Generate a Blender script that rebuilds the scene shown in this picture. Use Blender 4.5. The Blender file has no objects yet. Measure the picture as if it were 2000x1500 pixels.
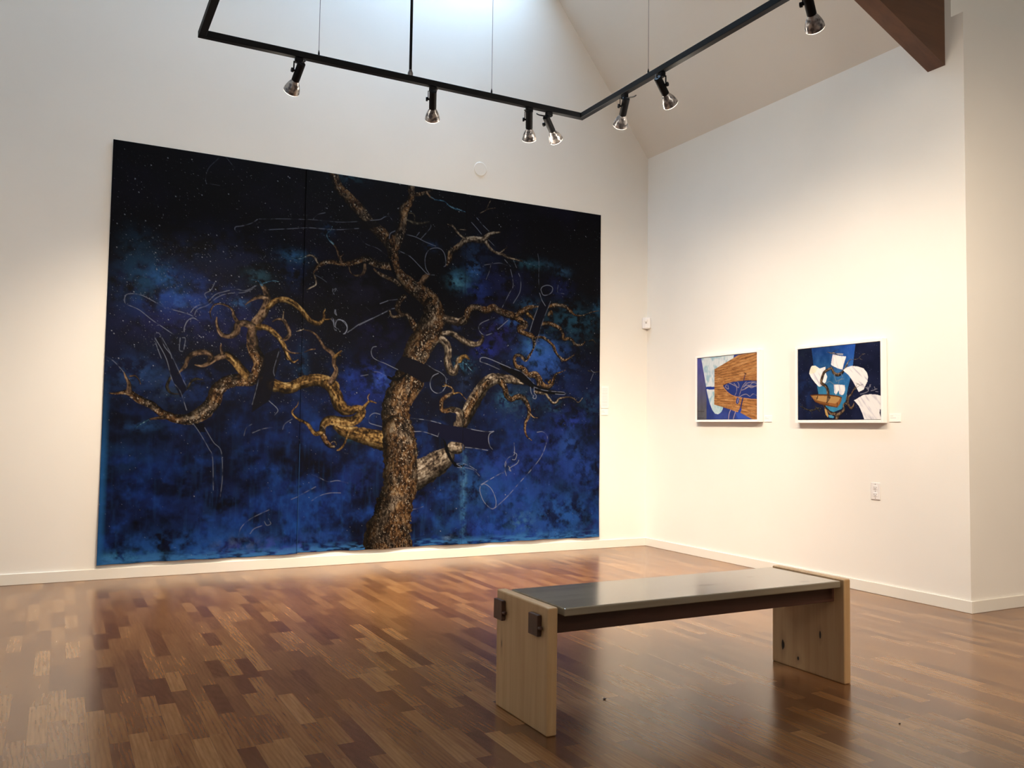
import bpy, bmesh, math
import numpy as np
from mathutils import Vector, Matrix

# ------------------------------------------------------------------ camera, world, exposure
S = bpy.context.scene
C = S.collection
FPX, YAW, PITCH, ROLL = 1663.8, 0.486379, 0.0531469, 0.0145041
CAMH = 1.1
_f = np.array([math.sin(YAW)*math.cos(PITCH), math.cos(YAW)*math.cos(PITCH), math.sin(PITCH)])
_r0 = np.array([math.cos(YAW), -math.sin(YAW), 0.0])
_u0 = np.cross(_r0, _f)
_r = math.cos(ROLL)*_r0 + math.sin(ROLL)*_u0
_u = -math.sin(ROLL)*_r0 + math.cos(ROLL)*_u0
cam = bpy.data.cameras.new('camera')
cam.sensor_fit = 'HORIZONTAL'; cam.sensor_width = 36.0; cam.lens = FPX/2000*36.0
cam.clip_start = 0.05; cam.clip_end = 100
camo = bpy.data.objects.new('camera', cam); C.objects.link(camo)
camo.matrix_world = Matrix(((_r[0], _u[0], -_f[0], 0), (_r[1], _u[1], -_f[1], 0), (_r[2], _u[2], -_f[2], CAMH), (0, 0, 0, 1)))
S.camera = camo
S.view_settings.view_transform = 'Standard'
try: S.view_settings.look = 'None'
except Exception: pass
S.view_settings.gamma = 1.0
S.view_settings.use_curve_mapping = False
S.view_settings.exposure = 0.0
w = bpy.data.worlds.new('world'); S.world = w; w.use_nodes = True
w.node_tree.nodes['Background'].inputs[0].default_value = (1.0, 0.9, 0.78, 1)
w.node_tree.nodes['Background'].inputs[1].default_value = 0.02

YB, XR, YF = 6.72, 5.04, 3.39          # back wall, right wall, front-facing wall
ZT = 3.2                               # lighting track height
TY, TXR, TXL = 4.75, 3.01, 0.595

WARM = (1.0, 0.815, 0.63)
SKYC = (0.46, 0.70, 1.0)
SPOT = 185.0
# mount point, aim direction, power factor, cone degrees
LAMPS = [
 ((1.117, TY, ZT), (-0.087, 0.824, -0.559), 1.1),
 ((1.936, TY, ZT), (0.299, 0.740, -0.602), 0.75),
 ((2.609, TY, ZT), (0.341, 0.591, -0.731), 1.0),
 ((2.757, TY, ZT), (0.695, 0.469, -0.545), 0.8),
 ((TXR, 4.257, ZT), (0.303, 0.750, -0.588), 0.8),
 ((TXR, 3.891, ZT), (0.766, 0.341, -0.545), 0.9),
 ((TXR, 2.786, ZT), (0.74, 0.42, -0.53), 0.8),
]
def add_spot(name, loc, d, power, deg=95, blend=1.0, col=WARM, rad=0.03):
    l = bpy.data.lights.new(name, 'SPOT'); l.energy = power; l.color = col
    l.spot_size = math.radians(deg); l.spot_blend = blend; l.shadow_soft_size = rad
    o = bpy.data.objects.new(name, l); C.objects.link(o)
    o.location = loc; o.rotation_euler = Vector(d).to_track_quat('-Z', 'Y').to_euler()
    return o
# lamps farther along the same track, behind and beside the viewer
add_spot('far_spot', (TXR, 0.6, 3.05), (3.1, 2.7, -2.9), SPOT*2.7, 100)
add_spot('far_spot', (TXL, 3.3, 3.05), (-0.35, 0.75, -0.95), SPOT*0.7, 110)

# ------------------------------------------------------------------ helpers
def link(o, parent=None):
    C.objects.link(o)
    if parent is not None: o.parent = parent
    return o
def obj(name, bm, mat, parent=None, smooth=False):
    me = bpy.data.meshes.new(name)
    bm.normal_update(); bm.to_mesh(me); bm.free()
    if smooth:
        for p in me.polygons: p.use_smooth = True
    if mat is not None: me.materials.append(mat)
    return link(bpy.data.objects.new(name, me), parent)
def tag(o, label, cat, group=None):
    o['label'] = label; o['category'] = cat
    if group: o['group'] = group
    return o
def thing(name, label, cat, loc=(0, 0, 0), group=None):
    o = bpy.data.objects.new(name, None); C.objects.link(o); o.location = loc
    o.empty_display_size = 0.1
    return tag(o, label, cat, group)
def struct(name, bm, mat, parent=None):
    o = obj(name, bm, mat, parent)
    if parent is None: o['kind'] = 'structure'
    return o
def box(bm, lo, hi, bevel=0.0, seg=2):
    lo = Vector(lo); hi = Vector(hi)
    r = bmesh.ops.create_cube(bm, size=1.0, matrix=Matrix.Translation((lo+hi)/2) @ Matrix.Diagonal((hi.x-lo.x, hi.y-lo.y, hi.z-lo.z, 1)))
    if bevel > 0:
        vs = set(r['verts'])
        es = [e for e in bm.edges if e.verts[0] in vs and e.verts[1] in vs]
        bmesh.ops.bevel(bm, geom=es, offset=bevel, segments=seg, profile=0.5, affect='EDGES')
    return bm
def boxm(lo, hi, bevel=0.0, seg=2):
    return box(bmesh.new(), lo, hi, bevel, seg)
def prism(bm, pts, axis, a, b):
    """pts 2D outline; axis index of extrusion; other two axes in order."""
    oth = [i for i in range(3) if i != axis]
    def v(p, t):
        c = [0, 0, 0]; c[axis] = t; c[oth[0]] = p[0]; c[oth[1]] = p[1]; return bm.verts.new(c)
    A = [v(p, a) for p in pts]; B = [v(p, b) for p in pts]
    bm.faces.new(A); bm.faces.new(B[::-1])
    n = len(pts)
    for i in range(n): bm.faces.new((A[i], B[i], B[(i+1) % n], A[(i+1) % n]))
    bmesh.ops.recalc_face_normals(bm, faces=bm.faces)
    return bm
def frame_mat(p, d):
    z = Vector(d).normalized(); x = z.orthogonal().normalized(); y = z.cross(x)
    m = Matrix((x, y, z)).transposed().to_4x4(); m.translation = p
    return m
def lathe(bm, prof, M, n=32, close=False):
    rings = []
    for r, z in prof:
        rings.append([bm.verts.new(M @ Vector((r*math.cos(2*math.pi*i/n), r*math.sin(2*math.pi*i/n), z))) for i in range(n)] if r > 1e-6 else [bm.verts.new(M @ Vector((0, 0, z)))])
    for a, b in zip(rings, rings[1:]):
        for i in range(n):
            j = (i+1) % n
            if len(a) == 1 and len(b) > 1: bm.faces.new((a[0], b[j], b[i]))
            elif len(b) == 1 and len(a) > 1: bm.faces.new((a[i], a[j], b[0]))
            elif len(a) > 1: bm.faces.new((a[i], a[j], b[j], b[i]))
    bmesh.ops.recalc_face_normals(bm, faces=bm.faces)
    return bm
def tube(bm, pts, r, n=10):
    pts = [Vector(p) for p in pts]; rings = []
    nrm = None
    for i, p in enumerate(pts):
        t = (pts[min(i+1, len(pts)-1)] - pts[max(i-1, 0)]).normalized()
        if nrm is None: nrm = t.orthogonal().normalized()
        nrm = (nrm - t*nrm.dot(t)).normalized(); b = t.cross(nrm)
        rings.append([bm.verts.new(p + r*(math.cos(2*math.pi*k/n)*nrm + math.sin(2*math.pi*k/n)*b)) for k in range(n)])
    for a, c in zip(rings, rings[1:]):
        for k in range(n): bm.faces.new((a[k], a[(k+1) % n], c[(k+1) % n], c[k]))
    bm.faces.new(rings[0][::-1]); bm.faces.new(rings[-1])
    bmesh.ops.recalc_face_normals(bm, faces=bm.faces)
    return bm
def crom(P, step=2.0):
    """Catmull-Rom through rows of P (n,k); first two columns are position."""
    P = np.asarray(P, float)
    if len(P) < 3:
        n = max(2, int(np.hypot(*(P[-1, :2]-P[0, :2]))/step)); t = np.linspace(0, 1, n)[:, None]
        return P[0]*(1-t)+P[-1]*t
    Q = np.vstack([2*P[0]-P[1], P, 2*P[-1]-P[-2]]); out = []
    for i in range(1, len(Q)-2):
        n = max(2, int(np.hypot(*(Q[i+1, :2]-Q[i, :2]))/step)); t = np.linspace(0, 1, n, endpoint=False)[:, None]
        a, b, c, d = Q[i-1], Q[i], Q[i+1], Q[i+2]
        out.append(0.5*((2*b)+(-a+c)*t+(2*a-5*b+4*c-d)*t**2+(-a+3*b-3*c+d)*t**3))
    out.append(P[-1:]); return np.vstack(out)

# ------------------------------------------------------------------ materials
def sl(c):
    c = np.asarray(c, float)/255.0
    return np.where(c <= 0.04045, c/12.92, ((c+0.055)/1.055)**2.4)
class NT:
    def __init__(s, name):
        s.m = bpy.data.materials.new(name); s.m.use_nodes = True
        s.t = s.m.node_tree; s.b = s.t.nodes['Principled BSDF']
    def n(s, typ, props=None, **inp):
        x = s.t.nodes.new(typ)
        for k, v in (props or {}).items(): setattr(x, k, v)
        for k, v in inp.items():
            k = int(k[1:]) if k[0] == 'i' and k[1:].isdigit() else k.replace('_', ' ')
            s.set(x.inputs[k], v)
        return x
    def set(s, sock, v):
        if isinstance(v, bpy.types.NodeSocket): s.t.links.new(v, sock)
        else:
            if hasattr(sock.default_value, '__len__') and len(sock.default_value) == 4 and len(v) == 3: v = (*v, 1)
            sock.default_value = v
    def math(s, op, a, b=0.0, c=None):
        x = s.n('ShaderNodeMath', {'operation': op}, i0=a, i1=b)
        if c is not None: s.set(x.inputs[2], c)
        return x.outputs[0]
    def mix(s, f, a, b, blend='MIX'):
        x = s.n('ShaderNodeMix', {'data_type': 'RGBA', 'blend_type': blend})
        s.set(x.inputs[0], f); s.set(x.inputs[6], a); s.set(x.inputs[7], b)
        return x.outputs[2]
    def ramp(s, f, stops):
        x = s.n('ShaderNodeValToRGB', i0=f); e = x.color_ramp.elements
        while len(e) < len(stops): e.new(0.5)
        for el, (p, c) in zip(e, stops):
            el.position = p; el.color = (*c, 1) if len(c) == 3 else c
        return x.outputs[0]
    def coords(s, kind='Object'): return s.n('ShaderNodeTexCoord').outputs[kind]
    def bump(s, h, strength=0.1, dist=0.01):
        x = s.n('ShaderNodeBump', Strength=strength, Distance=dist, Height=h)
        s.set(s.b.inputs['Normal'], x.outputs[0])
    def base(s, col=None, rough=None, metal=None, spec=None):
        if col is not None: s.set(s.b.inputs['Base Color'], col)
        if rough is not None: s.set(s.b.inputs['Roughness'], rough)
        if metal is not None: s.set(s.b.inputs['Metallic'], metal)
        if spec is not None: s.set(s.b.inputs['Specular IOR Level'], spec)
        return s

def mat_paint(name, col, rough=0.6, var=0.03, bump=0.06):
    m = NT(name); co = m.coords()
    n1 = m.n('ShaderNodeTexNoise', Vector=co, Scale=1.3, Detail=4.0).outputs[0]
    c = m.mix(m.ramp(n1, [(0.35, (0, 0, 0)), (0.65, (1, 1, 1))]), tuple(np.array(col)*(1-var)), tuple(col))
    m.base(c, rough, spec=0.3)
    n2 = m.n('ShaderNodeTexNoise', Vector=co, Scale=140.0, Detail=3.0).outputs[0]
    m.bump(n2, bump, 0.002)
    return m.m
M_WALL = mat_paint('wall_paint', (0.80, 0.775, 0.72))
M_CEIL = mat_paint('ceiling_paint', (0.70, 0.665, 0.60))
M_TRIM = mat_paint('trim_paint', (0.75, 0.72, 0.65), 0.4, 0.02, 0.02)
M_PLASTIC = NT('white_plastic').base((0.76, 0.74, 0.73), 0.35).m
M_FRAME = mat_paint('frame_white', (0.86, 0.84, 0.82), 0.4, 0.01, 0.02)
M_PAPER = NT('label_paper').base((0.84, 0.84, 0.80), 0.7).m
M_INK = NT('label_ink').base((0.52, 0.50, 0.50), 0.8).m
M_SLOT = NT('dark_slot').base((0.05, 0.045, 0.04), 0.6).m

def mat_black():
    m = NT('black_metal'); n = m.n('ShaderNodeTexNoise', Vector=m.coords(), Scale=300.0).outputs[0]
    m.base((0.004, 0.0045, 0.006), 0.6, spec=0.12); m.bump(n, 0.05, 0.001); return m.m
M_BLACK = mat_black()
M_CABLE = NT('cable_black').base((0.006, 0.006, 0.007), 0.5).m
M_WIRE = NT('steel_wire').base((0.16, 0.15, 0.15), 0.4, 0.8).m
def mat_bulb():
    m = NT('bulb_reflector')
    co = m.coords(); w1 = m.n('ShaderNodeTexNoise', Vector=co, Scale=45.0, Detail=1.0).outputs[0]
    c = m.ramp(w1, [(0.36, (0.10, 0.095, 0.10)), (0.48, (0.27, 0.26, 0.265)), (0.60, (0.50, 0.47, 0.45))])
    m.base(c, 0.22, 0.55); m.bump(w1, 0.3, 0.01)
    return m.m
M_BULB = mat_bulb()
def mat_emit(name, col, st):
    m = NT(name); m.base((0.8, 0.8, 0.8), 0.3)
    m.set(m.b.inputs['Emission Color'], col); m.set(m.b.inputs['Emission Strength'], st); return m.m
M_LENS = mat_emit('bulb_lens', (1.0, 0.85, 0.65), 0.9)
M_SKYPANE = mat_emit('skylight_pane', SKYC, 135.0)
M_FILL = mat_emit('fill_panel_glow', (1.0, 0.93, 0.84), 4.8)  # glow of the panel added on the rear wall to lift the walls

def mat_floor():
    m = NT('oak_laminate')
    sep = m.n('ShaderNodeSeparateXYZ', Vector=m.coords()); X, Y = sep.outputs[0], sep.outputs[1]
    rw = m.math('DIVIDE', X, 0.0635); row = m.math('FLOOR', rw); fx = m.math('FRACT', rw)
    wn = m.n('ShaderNodeTexWhiteNoise', {'noise_dimensions': '1D'}, W=row)
    r1 = wn.outputs[0]
    r2 = m.n('ShaderNodeTexWhiteNoise', {'noise_dimensions': '1D'}, W=m.math('ADD', row, 31.7)).outputs[0]
    L = m.math('MULTIPLY_ADD', r2, 0.26, 0.26)
    yy = m.math('DIVIDE', m.math('ADD', Y, m.math('MULTIPLY_ADD', r1, 3.0, 20.0)), L)
    col = m.math('FLOOR', yy); fy = m.math('FRACT', yy)
    idv = m.n('ShaderNodeCombineXYZ', X=row, Y=col)
    wp = m.n('ShaderNodeTexWhiteNoise', {'noise_dimensions': '2D'}, Vector=idv.outputs[0])
    pr, pc = wp.outputs[0], wp.outputs[1]
    # per-plank shifted grain coordinates
    off = m.n('ShaderNodeVectorMath', {'operation': 'SCALE'}, i0=pc, Scale=40.0).outputs[0]
    base = m.n('ShaderNodeVectorMath', {'operation': 'ADD'}, i0=m.coords(), i1=off).outputs[0]
    g1 = m.n('ShaderNodeTexNoise', Vector=m.n('ShaderNodeMapping', Vector=base, Scale=(60, 5, 1)).outputs[0], Scale=1.0, Detail=5.0, Roughness=0.6).outputs[0]
    fine = m.n('ShaderNodeTexNoise', Vector=m.n('ShaderNodeMapping', Vector=base, Scale=(420, 22, 1)).outputs[0], Scale=1.0, Detail=2.0).outputs[0]
    cath = m.n('ShaderNodeTexWave', {'wave_type': 'RINGS', 'rings_direction': 'Z'}, Vector=m.n('ShaderNodeMapping', Vector=base, Scale=(9, 1.6, 1)).outputs[0], Scale=2.2, Distortion=5.0, Detail=2.5, Detail_Scale=0.9).outputs[1]
    pal = m.ramp(pr, [(0.0, (0.145, 0.060, 0.025)), (0.18, (0.19, 0.084, 0.034)), (0.5, (0.235, 0.110, 0.044)), (0.8, (0.28, 0.138, 0.056)), (1.0, (0.33, 0.172, 0.074))])
    c = m.mix(m.ramp(g1, [(0.3, (1, 1, 1)), (0.7, (0, 0, 0))]), pal, (0.70, 0.62, 0.56), 'MULTIPLY')
    cm = m.math('MULTIPLY', m.math('POWER', cath, 2.0), 0.30)
    c = m.mix(cm, c, (0.50, 0.42, 0.38), 'MULTIPLY')
    c = m.mix(m.math('MULTIPLY', fine, 0.18), c, (0.5, 0.45, 0.42), 'MULTIPLY')
    # joints between strips
    jx = m.math('LESS_THAN', m.math('MINIMUM', fx, m.math('SUBTRACT', 1.0, fx)), 0.012)
    jy = m.math('LESS_THAN', m.math('MINIMUM', fy, m.math('SUBTRACT', 1.0, fy)), 0.0016)
    c = m.mix(m.math('MULTIPLY', m.math('MAXIMUM', jx, jy), 0.35), c, (0.3, 0.25, 0.2), 'MULTIPLY')
    m.base(m.mix(1.0, c, (1.0, 0.97, 0.84), 'MULTIPLY'), 0.235, spec=0.5)
    m.set(m.b.inputs['Coat Weight'], 0.15); m.set(m.b.inputs['Coat Roughness'], 0.2)
    m.bump(fine, 0.015, 0.001)
    return m.m
M_FLOOR = mat_floor()

def mat_wood(name, light, dark, axis, rough=0.4, knots=(), spec=0.5, gs=1.0, coat=0.0):
    """axis = grain axis index (object coords); knots = (x,y,z,r,stretch) dark marks"""
    m = NT(name); co = m.coords()
    sc = [38*gs, 38*gs, 38*gs]; sc[axis] = 1.6*gs
    g = m.n('ShaderNodeTexNoise', Vector=m.n('ShaderNodeMapping', Vector=co, Scale=tuple(sc)).outputs[0], Scale=1.0, Detail=5.0, Distortion=0.6).outputs[0]
    sc2 = [8*gs, 8*gs, 8*gs]; sc2[axis] = 0.9*gs
    b = m.n('ShaderNodeTexNoise', Vector=m.n('ShaderNodeMapping', Vector=co, Scale=tuple(sc2)).outputs[0], Scale=1.0, Detail=3.0, Distortion=1.0).outputs[0]
    k = m.math('ADD', m.math('MULTIPLY', g, 0.5), m.math('MULTIPLY', b, 0.5))
    c = m.ramp(k, [(0.33, dark), (0.60, light)])
    for (x, y, z, r, st) in knots:
        d = m.n('ShaderNodeVectorMath', {'operation': 'SUBTRACT'}, i0=co, i1=(x, y, z)).outputs[0]
        s3 = [1/r, 1/r, 1/r]; s3[axis] = 1/(r*st)
        d = m.n('ShaderNodeVectorMath', {'operation': 'MULTIPLY'}, i0=d, i1=tuple(s3)).outputs[0]
        ln = m.n('ShaderNodeVectorMath', {'operation': 'LENGTH'}, i0=d).outputs['Value']
        ln = m.math('ADD', ln, m.math('MULTIPLY_ADD', g, 1.6, -0.8))
        core = m.ramp(ln, [(0.75, (1, 1, 1)), (1.0, (0, 0, 0))])
        halo = m.ramp(m.math('MULTIPLY', ln, 0.3), [(0.1, (0.55, 0.55, 0.55)), (0.9, (0, 0, 0))])
        c = m.mix(halo, c, tuple(np.array(dark)*0.6)); c = m.mix(core, c, (0.012, 0.008, 0.006))
    m.base(c, rough, spec=spec)
    m.set(m.b.inputs['Coat Weight'], coat); m.set(m.b.inputs['Coat Roughness'], 0.12)
    m.bump(g, 0.05, 0.001)
    return m.m
PINE_L, PINE_D = (0.58, 0.37, 0.185), (0.47, 0.28, 0.125)
M_TOP = mat_wood('pine_top', (0.30, 0.25, 0.175), (0.22, 0.18, 0.12), 0, 0.14,
    [(2.454, 2.845, .45, .016, 3), (2.777, 2.926, .45, .009, 2), (2.917, 2.74, .45, .011, 3), (1.969, 2.769, .45, .007, 2), (2.145, 3.085, .45, .006, 1.5)], spec=0.7, coat=0.4)
M_PANEL = mat_wood('pine_panel', PINE_L, PINE_D, 2, 0.42, [(3.09, 3.034, .092, .010, 2.6), (3.09, 2.941, .050, .008, 1.6), (3.09, 2.81, .187, .006, 3), (1.578, 3.045, .25, .005, 6)])
M_DARKWOOD = mat_wood('dark_stained_wood', (0.075, 0.030, 0.018), (0.040, 0.017, 0.010), 0, 0.4)
M_BEAM = mat_wood('glulam_beam', (0.115, 0.048, 0.020), (0.062, 0.025, 0.011), 0, 0.45, gs=0.6)

# ------------------------------------------------------------------ room shell
SLOPE = 1.28; ZE = 3.79; RX = 1.6; RZ = ZE+SLOPE*(XR-RX); LX = -3.2; LZ = RZ-0.8*(RX-LX)
YR = -4.0; XE = 9.0
struct('floor', boxm((LX, YR, -0.1), (XE, YB+0.2, 0.0)), M_FLOOR)
struct('wall_back', boxm((LX, YB, 0), (XR+0.2, YB+0.2, RZ+0.3)), M_WALL)
struct('wall_right', box(boxm((XR, YF, 0), (XR+0.2, YB, 3.83)), (XR, 3.474, 3.83), (XR+0.2, 3.66, 6.9)), M_WALL)
struct('wall_front', boxm((XR+0.2, YF, 0), (XE, YF+0.2, 3.83)), M_WALL)
struct('wall_upper', boxm((XR+0.2, 3.474, 3.83), (XE, 3.66, 6.9)), M_WALL)
struct('wall_left', boxm((LX-0.2, YR, 0), (LX, YB+0.2, RZ)), M_WALL)
struct('wall_rear', boxm((LX, YR-0.2, 0), (XE, YR, 7.0)), M_WALL)
struct('wall_far', boxm((XE, YR, 0), (XE+0.2, YF, 7.0)), M_WALL)
# ceiling: right slope with a skylight opening, left slope, high flat part over the viewer
SX0, SX1, SY0, SY1 = 2.35, 3.55, 6.16, 6.66
def zs(x): return ZE+SLOPE*(XR-x)
bm = bmesh.new()
def slope_part(bm, x0, x1, y0, y1):
    prism(bm, [(x0, zs(x0)), (x1, zs(x1)), (x1, zs(x1)+0.15), (x0, zs(x0)+0.15)], 1, y0, y1)
slope_part(bm, RX, SX0, 3.58, YB); slope_part(bm, SX1, XR+0.2, 3.58, YB)
slope_part(bm, SX0, SX1, 3.58, SY0); slope_part(bm, SX0, SX1, SY1, YB)
prism(bm, [(LX, LZ), (RX, RZ), (RX, RZ+0.15), (LX, LZ+0.15)], 1, 3.58, YB)
box(bm, (LX, YR, 7.0), (XE, 3.58, 7.1))
struct('ceiling', bm, M_CEIL)
bm = bmesh.new()
nx, nz = SLOPE/math.hypot(1, SLOPE), 1/math.hypot(1, SLOPE)
prism(bm, [(SX0, zs(SX0)+0.10), (SX1, zs(SX1)+0.10), (SX1, zs(SX1)+0.12), (SX0, zs(SX0)+0.12)], 1, SY0, SY1)
win = struct('window_1', bm, M_SKYPANE)
bm = bmesh.new()
for y0, y1 in ((SY0, SY0+0.05), (SY1-0.05, SY1)):
    prism(bm, [(SX0, zs(SX0)+0.02), (SX1, zs(SX1)+0.02), (SX1, zs(SX1)+0.09), (SX0, zs(SX0)+0.09)], 1, y0, y1)
for x0, x1 in ((SX0, SX0+0.04), (SX1-0.04, SX1)):
    prism(bm, [(x0, zs(x0)+0.02), (x1, zs(x1)+0.02), (x1, zs(x1)+0.09), (x0, zs(x0)+0.09)], 1, SY0, SY1)
struct('pane_frame', bm, M_TRIM, win)
# added fill light: unseen glowing panel framed like a window, high behind the viewer
fillp = struct('fill_panel', boxm((-0.4, YR, 5.0), (5.0, YR+0.02, 6.6)), M_FILL)
bm = bmesh.new()
for lo, hi in (((-0.46, YR, 4.94), (5.06, YR+0.05, 5.0)), ((-0.46, YR, 6.6), (5.06, YR+0.05, 6.66)), ((-0.46, YR, 5.0), (-0.4, YR+0.05, 6.6)), ((5.0, YR, 5.0), (5.06, YR+0.05, 6.6)), ((1.37, YR+0.02, 5.0), (1.43, YR+0.05, 6.6)), ((3.17, YR+0.02, 5.0), (3.23, YR+0.05, 6.6))): box(bm, lo, hi)
struct('pane_frame', bm, M_TRIM, fillp)  # rim and bars around the added fill panel
BT, BH = 0.014, 0.076
def bboard(name, lo, hi): struct(name, boxm(lo, hi, 0.003, 2), M_TRIM)
bboard('baseboard_back', (LX, YB-BT, 0), (XR, YB, BH))
bboard('baseboard_right', (XR-BT, YF-BT, 0), (XR, YB-BT, BH))
bboard('baseboard_front', (XR, YF-BT, 0), (XE, YF, BH))

# timber beam
bs = 0.448
bm = bmesh.new()
prism(bm, [(XR, 3.526), (XR, 3.526+0.75), (1.2, 3.526+0.75+bs*(XR-1.2)), (1.2, 3.526+bs*(XR-1.2))], 1, 3.519, 3.646)
tag(obj('timber_beam', bm, M_BEAM), 'brown laminated timber roof beam running up from the right wall', 'beam')

# ------------------------------------------------------------------ bench
bench = thing('bench', 'pale pine bench with slab ends and dark rails in front of the mural', 'bench', (1.578, 2.68, 0))
def bpart(name, bm, mat, par=None, smooth=False):
    o = obj(name, bm, mat, par or bench, smooth)
    if (par or bench) is bench: o.matrix_parent_inverse = Matrix.Translation(-Vector((1.578, 2.68, 0)))
    return o
bpart('seat', boxm((1.648, 2.682, 0.421), (3.078, 3.098, 0.4505), 0.005, 3), M_TOP)
bpart('side_panel', boxm((1.580, 2.684, 0), (1.622, 3.092, 0.457), 0.006, 3), M_PANEL)
bpart('side_panel', boxm((3.090, 2.674, 0), (3.130, 3.106, 0.457), 0.006, 3), M_PANEL)
for ya, yb in ((2.728, 2.810), (3.012, 3.094)):
    r = bpart('rail', boxm((1.570, ya+0.002, 0.352), (3.095, yb-0.006, 0.4205), 0.002, 1), M_DARKWOOD)
    r['label'] = 'dark stained rail with end poking through the panel'
    bm = bmesh.new()
    box(bm, (1.561, ya, 0.347), (1.5785, yb-0.012, 0.4245), 0.002, 1)
    bpart('tenon', bm, M_DARKWOOD, r)
    bm = lathe(bmesh.new(), [(0, -0.004), (0.0075, -0.004), (0.0075, 0.013), (0.0045, 0.017), (0.0, 0.017)], frame_mat(Vector((1.5695, ya, 0.379)), (0, -1, 0)), 14)
    bpart('peg', bm, M_DARKWOOD, r)

# ------------------------------------------------------------------ track lighting
track = thing('lighting_track', 'black rectangular lighting track hung from the ceiling', 'lighting track', (TXR, TY, ZT))
def tpart(name, bm, mat, smooth=False):
    o = obj(name, bm, mat, track, smooth); o.matrix_parent_inverse = Matrix.Translation(-Vector((TXR, TY, ZT))); return o
HW, HH = 0.019, 0.018
for nm, a, b in (('rail', (TXL-HW, TY-HW), (TXR+HW, TY+HW)), ('rail', (TXR-HW, 0.2), (TXR+HW, TY-HW)), ('rail', (TXL-HW, 0.2), (TXL+HW, TY-HW)), ('rail', (TXL-HW, 0.2-2*HW), (TXR+HW, 0.2))):
    bm = boxm((a[0], a[1], ZT-HH), (b[0], b[1], ZT+HH), 0.002, 1)
    tpart(nm, bm, M_BLACK)
def ceil_z(x, y):
    if y < 3.58: return 7.0
    return zs(x) if x > RX else RZ-0.8*(RX-x)
WIRE_SPOTS = [(1.229, TY), (2.335, TY), (TXR, 4.017), (TXL, 3.0)]
for (x, y) in WIRE_SPOTS[:3]:
    z1 = ceil_z(x, y)-0.003
    if x == TXR: z1 = min(z1, zs(x)-0.003)
    wname = 'suspension_wire'
    o = tpart(wname, tube(bmesh.new(), [(x, y, ZT+HH+0.01), (x, y, z1)], 0.0016, 6), M_WIRE)
    k = obj('wire_grip', lathe(bmesh.new(), [(0.0055, 0), (0.0055, 0.018), (0.002, 0.035)], Matrix.Translation((x, y, ZT+HH)), 12), M_BLACK, o)
x, y = 1.787, TY
o = tpart('power_stem', tube(bmesh.new(), [(x, y, ZT+HH+0.03), (x, y, ceil_z(x, y)-0.003)], 0.0085, 12), M_BLACK)
obj('stem_collar', lathe(bmesh.new(), [(0.016, 0), (0.016, 0.02), (0.010, 0.035), (0.0086, 0.04)], Matrix.Translation((x, y, ZT+HH)), 16), M_WIRE, o)['label'] = 'grey metal collar'

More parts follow.
